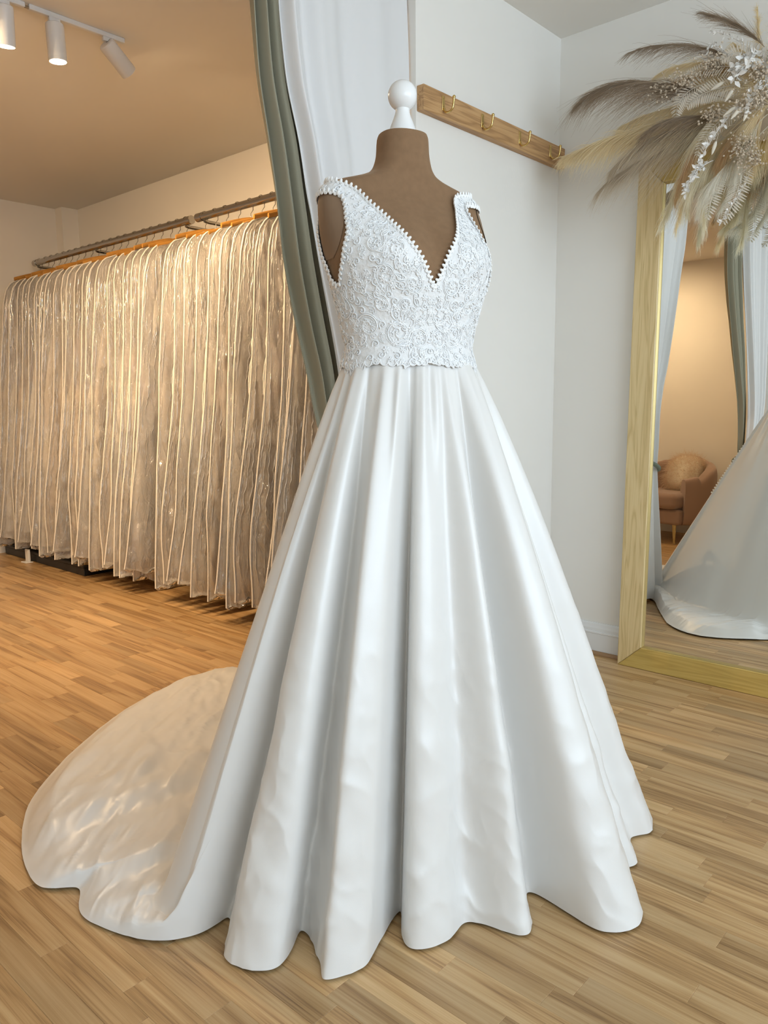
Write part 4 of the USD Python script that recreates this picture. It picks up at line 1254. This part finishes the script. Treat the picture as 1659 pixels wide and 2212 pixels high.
def plume(pts, hue, n, L, ang=24, droop=0.5, s0=0.25, bias=(0, 0, 0), w=0.0009, label=None, taper=0.65, clump=7):
    """pts: world points from the binding to the tip. Fine strands gathered into drooping branchlets."""
    c = stem_curve(pts)
    n = int(n * 0.8)
    nc = max(12, n // clump)
    k = 8
    u = np.linspace(0, 1, k)
    s = np.linspace(s0, 0.99, nc) + frng.normal(size=nc) * 0.02
    s = np.clip(s, s0, 0.995)
    T = np.gradient(c, axis=0); T /= np.linalg.norm(T, axis=1, keepdims=True)
    r = frng.normal(size=(nc, 3)) + np.array(bias) * 1.3
    al = np.radians(np.abs(frng.normal(ang * 0.8, ang * 0.4, nc)))
    lc = L * frng.uniform(0.75, 1.25, nc) * (1.0 - 0.72 * np.clip((s - s0) / (1 - s0), 0, 1) ** 1.3)
    g = frng.integers(0, nc, n)
    ss = np.clip(s[g] + frng.normal(size=n) * 0.006, 0, 1)
    i = ss * (len(c) - 1)
    p = np.stack([np.interp(i, np.arange(len(c)), c[:, j]) for j in range(3)], 1)
    tt = np.stack([np.interp(i, np.arange(len(c)), T[:, j]) for j in range(3)], 1)
    rr = r[g] - tt * (r[g] * tt).sum(1, keepdims=True)
    rr /= np.linalg.norm(rr, axis=1, keepdims=True)
    d = tt * np.cos(al[g])[:, None] + rr * np.sin(al[g])[:, None] + frng.normal(size=(n, 3)) * 0.12
    ln = lc[g] * frng.uniform(0.45, 1.08, n)
    q = p[:, None] + d[:, None] * (ln[:, None] * u)[..., None]
    q[..., 2] -= (droop * ln * frng.uniform(.8, 1.2, n))[:, None] * u ** 2
    q += (frng.normal(size=(n, 1, 3)) * 0.06 * ln[:, None, None]) * (u ** 2)[None, :, None]
    q[..., 0] = np.minimum(q[..., 0], XC - 0.004)
    wd = np.broadcast_to(w * (1 - 0.7 * u), (n, k)).copy()
    st = np.minimum(c, [XC - 0.006, 9, 9])
    stem = st[np.linspace(0, len(st) - 1, k).astype(int)][None]
    q = np.concatenate([q, stem]); wd = np.concatenate([wd, np.full((1, k), 0.0030)])
    curves('pampas_plume', q, wd, HAIR[hue], flowers, label)


def pts_(ys, x=(2.955, 2.86, 2.83, 2.84)):
    """binding + three (y, z) points, at distances off the wall."""
    st = [DF + [x[0] - DF[0], 0, 0]]
    return [st[0]] + [np.array([xx, a, b]) for xx, (a, b) in zip(x[1:], ys)]


DN = (0, 0, -1)
plume(pts_([(.937, 2.279), (1.015, 2.341), (1.10, 2.393)]), 'brown', 480, .15, 9, .15, .45, DN, label='dark brown feathery plume')
plume(pts_([(1.019, 2.242), (1.217, 2.323), (1.359, 2.339)]), 'brown', 560, .18, 8, .35, .36, DN, label='dark brown feathery plume')
plume(pts_([(1.071, 2.129), (1.296, 2.215), (1.545, 2.218)], (2.955, 2.84, 2.80, 2.83)), 'brown', 1300, .28, 11, .42, .34, DN, w=.0010, label='dark brown feathery plume')
plume(pts_([(1.089, 2.056), (1.189, 2.052), (1.282, 2.019)], (2.955, 2.82, 2.78, 2.80)), 'brown', 700, .17, 9, .4, .3, DN, label='dark brown feathery plume')
plume(pts_([(1.201, 1.985), (1.321, 1.945), (1.456, 1.885)]), 'grey', 900, .20, 14, .45, .35, DN)
plume(pts_([(1.157, 2.041), (1.288, 1.998), (1.403, 1.933)], (2.955, 2.84, 2.80, 2.82)), 'grey', 1100, .17, 18, .5, .3, DN)
plume(pts_([(1.158, 2.075), (1.378, 2.060), (1.615, 2.032)]), 'cream', 3600, .16, 30, .40, .28, DN, w=.0011, label='long cream plume reaching to the peg rail')
plume(pts_([(1.10, 2.11), (1.25, 2.12), (1.40, 2.10)], (2.955, 2.87, 2.86, 2.87)), 'cream', 1500, .16, 24, .6, .25, DN)
plume(pts_([(1.031, 2.216), (1.148, 2.240), (1.256, 2.232)]), 'cream', 1300, .12, 20, .4, .25, DN)
plume(pts_([(1.00, 2.20), (1.12, 2.20), (1.24, 2.195)], (2.955, 2.86, 2.85, 2.86)), 'tan', 1000, .12, 20, .4, .3)
for ys_, hue, n, L in (([(1.109, 1.964), (1.18, 1.851), (1.224, 1.715)], 'pale', 1500, .10), ([(1.127, 1.90), (1.135, 1.79), (1.155, 1.70)], 'cream', 1300, .10), ([(1.055, 1.86), (1.058, 1.76), (1.066, 1.684)], 'pale', 1200, .10),
                       ([(1.106, 1.942), (1.14, 1.867), (1.171, 1.80)], 'tan', 1200, .10), ([(.971, 1.91), (1.034, 1.825), (1.093, 1.75)], 'white', 1300, .11), ([(.913, 1.986), (.911, 1.904), (.925, 1.852)], 'cream', 1000, .10),
                       ([(.954, 1.995), (.994, 1.944), (1.036, 1.884)], 'tan', 1200, .11), ([(1.02, 1.93), (1.09, 1.84), (1.13, 1.75)], 'pale', 1200, .11), ([(.94, 1.90), (.98, 1.80), (1.01, 1.74)], 'white', 900, .09),
                       ([(.91, 2.12), (.95, 2.22), (.99, 2.266)], 'cream', 1000, .12), ([(.92, 2.10), (1.0, 2.16), (1.09, 2.18)], 'cream', 1000, .12), ([(.90, 2.02), (.95, 2.0), (1.02, 1.97)], 'cream', 900, .12),
                       ([(1.0, 2.06), (1.09, 2.04), (1.19, 2.0)], 'pale', 1000, .13), ([(.90, 2.16), (.92, 2.26), (.93, 2.36)], 'cream', 900, .12), ([(.86, 2.14), (.85, 2.26), (.83, 2.38)], 'pale', 900, .12),
                       ([(.80, 2.12), (.70, 2.22), (.60, 2.28)], 'cream', 900, .12), ([(.78, 2.08), (.62, 2.10), (.45, 2.10)], 'cream', 1200, .14), ([(.78, 2.0), (.66, 1.94), (.52, 1.86)], 'grey', 1000, .15), ([(.80, 1.98), (.74, 1.86), (.68, 1.76)], 'pale', 1000, .11),
                       ([(.86, 1.98), (.85, 1.88), (.84, 1.78)], 'cream', 900, .11), ([(.76, 2.12), (.56, 2.18), (.34, 2.16)], 'brown', 1200, .22)):
    plume(pts_(ys_, (2.955, 2.85 + frng.uniform(-.03, .03), 2.84 + frng.uniform(-.04, .04), 2.86 + frng.uniform(-.03, .03))), hue, n, L, 17, .55, .25, DN)


def blade(p, d, nrm, L, w, curl=0.1):
    """A pointed leaf from p along d, folded a little along its rib: 8 triangles."""
    d = d / np.linalg.norm(d); nrm = nrm - d * (nrm @ d); nrm /= np.linalg.norm(nrm)
    s = np.cross(d, nrm)
    a = p + d * L * 0.4 - nrm * L * curl * 0.2; b = p + d * L * 0.75 - nrm * L * curl * 0.6; tip = p + d * L - nrm * L * curl
    v = np.array([p, a + s * w + nrm * w * .3, a, a - s * w + nrm * w * .3, b + s * w * .7 + nrm * w * .2, b, b - s * w * .7 + nrm * w * .2, tip])
    f = np.array([(0, 2, 1), (0, 3, 2), (1, 2, 5), (1, 5, 4), (2, 3, 6), (2, 6, 5), (4, 5, 7), (5, 6, 7)])
    return v, f


def fern(pts, W_, n=22, label=None):
    c = stem_curve(pts, 60)
    ms = [tube(c[::3], np.linspace(.0016, .0006, 20), 5)]
    T = np.gradient(c, axis=0); T /= np.linalg.norm(T, axis=1, keepdims=True)
    nrm = np.array([-1.0, 0.1, 0.15])
    for k in range(n):
        s = 0.12 + 0.86 * k / n
        i = int(s * 59)
        L = W_ * math.sin(math.pi * min(1, 0.22 + 0.78 * s) ) ** 0.8 + 0.006
        sd = np.cross(T[i], nrm); sd /= np.linalg.norm(sd)
        for g in (-1, 1):
            d = sd * g + T[i] * 0.55
            base, dirn = c[i], d / np.linalg.norm(d)
            ms.append(blade(base, dirn, nrm, L, 0.0028, 0.15))
    obj('fern_leaf', cat(ms), M['fern'], flowers, smooth=50, label=label)


fern([(2.86, 1.00, 2.10), (2.81, 1.075, 2.150), (2.79, 1.127, 2.123), (2.80, 1.152, 2.045)], .050, 26, 'bleached white fern frond')
fern([(2.86, .93, 2.13), (2.80, 1.0, 2.12), (2.78, 1.07, 2.105), (2.78, 1.12, 2.07)], .045, 24, 'bleached white fern frond')
fern([(2.86, .92, 2.15), (2.82, .962, 2.176), (2.80, 1.05, 2.193), (2.81, 1.135, 2.202)], .034, 24, 'bleached white fern frond')
fern([(2.86, .98, 1.93), (2.83, 1.027, 1.823), (2.81, 1.028, 1.757), (2.82, 1.046, 1.70)], .040, 22, 'bleached white fern frond')
fern([(2.86, .93, 1.90), (2.83, .943, 1.808), (2.81, .956, 1.743), (2.82, .993, 1.68)], .040, 22, 'bleached white fern frond')
fern([(2.86, .93, 2.05), (2.80, 1.0, 2.02), (2.79, 1.05, 1.97), (2.80, 1.08, 1.91)], .038, 22, 'bleached white fern frond')
fern([(2.86, .90, 2.15), (2.80, .93, 2.2), (2.78, .97, 2.21), (2.78, 1.01, 2.19)], .040, 20, 'bleached white fern frond')
fern([(2.86, .82, 2.10), (2.82, .74, 2.16), (2.80, .64, 2.17), (2.81, .56, 2.12)], .045, 24, 'bleached white fern frond')


def sprig(pts, n, L, spread=0.012, label='bleached white leafy sprig'):
    c = stem_curve(pts, 60)
    ms = [tube(c[::3], np.linspace(.0018, .0008, 20), 5)]
    for k in range(n):
        i = int(59 * (0.15 + 0.85 * k / n))
        d = frng.normal(size=3); d[0] -= 0.8
        d = d / np.linalg.norm(d) + (c[min(i + 1, 59)] - c[max(i - 1, 0)]) * 20
        ms.append(blade(c[i] + frng.normal(size=3) * spread * 0.3, d, np.array([-1.0, frng.normal() * .4, frng.normal() * .4]), L * frng.uniform(.7, 1.2), L * 0.24, 0.2))
    obj('white_leaf_sprig', cat(ms), M['leafwhite'], flowers, smooth=50, label=label)


sprig([(2.85, .91, 2.08), (2.78, .955, 2.03), (2.76, 1.02, 1.945), (2.77, 1.095, 1.80)], 70, .020)
sprig([(2.82, 1.03, 1.90), (2.78, 1.06, 1.87), (2.77, 1.09, 1.83), (2.77, 1.10, 1.79)], 50, .018)
sprig([(2.85, .88, 2.10), (2.78, .903, 2.16), (2.76, .932, 2.145), (2.76, .945, 2.11)], 55, .030)
sprig([(2.85, .88, 2.14), (2.80, .90, 2.2), (2.78, .93, 2.19), (2.78, .97, 2.15)], 45, .028)
sprig([(2.86, .90, 2.20), (2.82, .98, 2.27), (2.81, 1.03, 2.30), (2.81, 1.06, 2.31)], 60, .013)
sprig([(2.86, .99, 2.23), (2.82, 1.03, 2.26), (2.81, 1.05, 2.27), (2.81, 1.06, 2.24)], 50, .013)
sprig([(2.86, .92, 1.86), (2.82, .95, 1.76), (2.81, .98, 1.71), (2.81, 1.0, 1.68)], 40, .014)
sprig([(2.85, .86, 2.06), (2.77, .88, 2.08), (2.75, .90, 2.05), (2.75, .91, 2.0)], 40, .022)
sprig([(2.86, .84, 2.12), (2.80, .80, 2.2), (2.79, .74, 2.24), (2.80, .68, 2.24)], 45, .024)
dot = trimesh.creation.icosphere(1, 1.0)


def cluster(c, R, n, label='beige dried seed cluster'):
    c = np.array(c)
    ms = []
    for k in range(n):
        p = c + frng.normal(size=3) * R * [0.6, 1, .75]
        p[0] = min(p[0], XC - 0.01)
        r = frng.uniform(.0022, .0042)
        ms.append((dot.vertices * r + p, dot.faces))
        if k % 3 == 0:
            b = c + [0.03, -R * 0.9, -R * 0.5 * np.sign(c[2] - DF[2]) * 0]
            ms.append(tube([b, (b + p) / 2 + frng.normal(size=3) * .004, p], .0007, 4, caps=False))
    obj('seed_cluster', cat(ms), M['seed'], flowers, smooth=True, label=label, kind='stuff')


for c, R, n in (((2.80, 1.205, 2.158), .026, 190), ((2.80, 1.037, 2.20), .024, 150), ((2.76, .895, 2.04), .028, 170), ((2.79, 1.035, 2.04), .020, 110), ((2.79, .93, 1.93), .024, 130), ((2.79, .90, 1.87), .022, 110), ((2.78, .885, 2.13), .02, 110), ((2.80, .78, 2.06), .03, 150), ((2.79, 1.13, 2.17), .02, 110)):
    cluster(c, R, n)
for p, d in (((2.77, 1.005, 1.945), (0, .30, -.95)), ((2.76, .945, 2.035), (-.2, .75, -.5)), ((2.75, .925, 2.025), (-.2, .6, -.7)), ((2.76, .955, 2.09), (-.2, .5, -.8)), ((2.76, .905, 2.02), (-.3, .2, -.9)), ((2.77, .99, 2.125), (-.1, .85, -.35)), ((2.77, .80, 2.03), (-.2, -.6, -.6))):
    d = np.array(d) / np.linalg.norm(d)
    p = np.array(p)
    a = np.linspace(0, 1, 14)
    bt_ = obj('bunny_tail', tube(p + d * (a * 0.042)[:, None], 0.0075 * np.sin(np.pi * np.clip(a * .93 + .05, 0, 1)) ** 0.6 * (1 - .4 * a), 10), M['tail'], flowers, smooth=True)
    obj('stalk', tube([p + d * 0.002, p - d * 0.04, (p - d * 0.04) * 0.5 + DF * 0.5], .0011, 5), M['seed'], bt_, smooth=True)
obj('moss_base', (lambda m: (m.vertices * [0.07, 0.24, 0.10] + DF + [0.012, 0, 0.02], m.faces))(trimesh.creation.icosphere(3, 1.0)), M['seed'], flowers, smooth=True, label='bound core of the spray')

# ------------------------------------------------------------------ blush tub chair and fluffy cushion (seen in the mirror)
CC, CA = np.array([-1.02, 2.84, 0.0]), math.radians(12)
chair = thing('tub_chair', 'blush velvet tub chair with scalloped back seen in the mirror', 'armchair', CC)
cf, cs = np.array([math.cos(CA), math.sin(CA), 0]), np.array([-math.sin(CA), math.cos(CA), 0])


def cpt(p):
    p = np.asarray(p, float)
    return CC + p[..., :1] * cf + p[..., 1:2] * cs + p[..., 2:] * np.array([0, 0, 1.0])


ph = np.linspace(-math.radians(128), math.radians(128), 150)
top = np.interp(np.abs(ph), np.radians([0, 40, 75, 100, 128]), [.76, .74, .65, .60, .56]) - 0.035 * np.abs(np.sin(ph * 2.35)) ** 2.5 * (np.abs(ph) < 1.9)
crs_ = np.linspace(0, 2 * np.pi, 26, endpoint=False)
tk = 0.05
sx = np.sign(np.cos(crs_)) * np.abs(np.cos(crs_)) ** 0.6
sz = np.sign(np.sin(crs_)) * np.abs(np.sin(crs_)) ** 0.45
rad = 0.345 + tk * sx[None, :] - 0.018 * np.abs(np.cos(ph * 2.35))[:, None] * (sx[None, :] < 0)
zb = 0.16
zz_ = (top[:, None] + zb) / 2 + (top[:, None] - zb) / 2 * sz[None, :]
ring = np.stack([-rad * np.cos(ph)[:, None] * 0.98, rad * np.sin(ph)[:, None] * 1.06, zz_], -1)
v, f = grid(ring, close_v=True)
m_ = len(crs_); i_ = np.arange(m_)
v = np.vstack([v, ring[0].mean(0), ring[-1].mean(0)])
f = np.vstack([f, np.stack([np.full(m_, len(v) - 2), (i_ + 1) % m_, i_], 1), np.stack([np.full(m_, len(v) - 1), (len(ph) - 1) * m_ + i_, (len(ph) - 1) * m_ + (i_ + 1) % m_], 1)])
obj('shell_back', (cpt(v), f), M['blush'], chair, smooth=60, label='curved scalloped back and arms')
import manifold3d as mf


def pillow(x0, x1, y0, y1, z0, z1, r):
    s = [mf.Manifold.sphere(r, 24).translate((x, y, z)) for x in (x0 + r, x1 - r) for y in (y0 + r, y1 - r) for z in (z0 + r, z1 - r)]
    m = mf.Manifold.batch_hull(s).to_mesh()
    return np.array(m.vert_properties[:, :3]), np.array(m.tri_verts)


v, f = pillow(-0.28, 0.36, -0.30, 0.30, 0.30, 0.44, 0.05)
obj('seat_cushion', (cpt(v), f), M['blush'], chair, smooth=60)
v, f = pillow(-0.30, 0.30, -0.31, 0.31, 0.16, 0.30, 0.03)
obj('seat_base', (cpt(v), f), M['blush'], chair, smooth=60)
for x in (-0.22, 0.24):
    for y in (-0.24, 0.24):
        obj('leg', tube([cpt(np.array([x, y, 0.165])), cpt(np.array([x * 1.08, y * 1.08, 0.0]))], [.017, .009], 14), M['brass'], chair, smooth=40)
cu = np.array([-0.13, -0.07, 0.60])
cush = thing('fluffy_cushion', 'cream fluffy cushion leaning in the blush tub chair', 'cushion', cpt(cu))
sp = trimesh.creation.icosphere(3, 1.0)
ez = np.array([0.92, 0.0, 0.38]); ey = np.array([0, 1.0, 0]); exx = np.cross(ey, ez)
cv = np.sign(sp.vertices) * np.abs(sp.vertices) ** 0.8 * [0.17, 0.17, 0.055]
cl = cv[:, :1] * exx + cv[:, 1:2] * ey + cv[:, 2:] * ez
obj('cushion_body', (cpt(cl + cu), sp.faces), M['tail'], cush, smooth=True)
fi = frng.integers(0, len(sp.vertices), 4200)
p0 = cpt(cl[fi] + cu + frng.normal(size=(4200, 3)) * .006)
nrm = sp.vertices[fi] * [1 / .17, 1 / .17, 1 / .055]; nrm = nrm[:, :1] * exx + nrm[:, 1:2] * ey + nrm[:, 2:] * ez
nrm /= np.linalg.norm(nrm, axis=1, keepdims=True); nrm = nrm[:, :1] * cf + nrm[:, 1:2] * cs + nrm[:, 2:] * np.array([0, 0, 1.0])
u = np.linspace(0, 1, 5)
dd = nrm + frng.normal(size=nrm.shape) * .5
q = p0[:, None] + dd[:, None] * (0.045 * u)[None, :, None]
q[..., 2] -= 0.025 * u ** 2
curves('fur', q, np.broadcast_to(0.0016 * (1 - .7 * u), (4200, 5)).copy(), HAIR['fur'], cush, 'long cream fur')
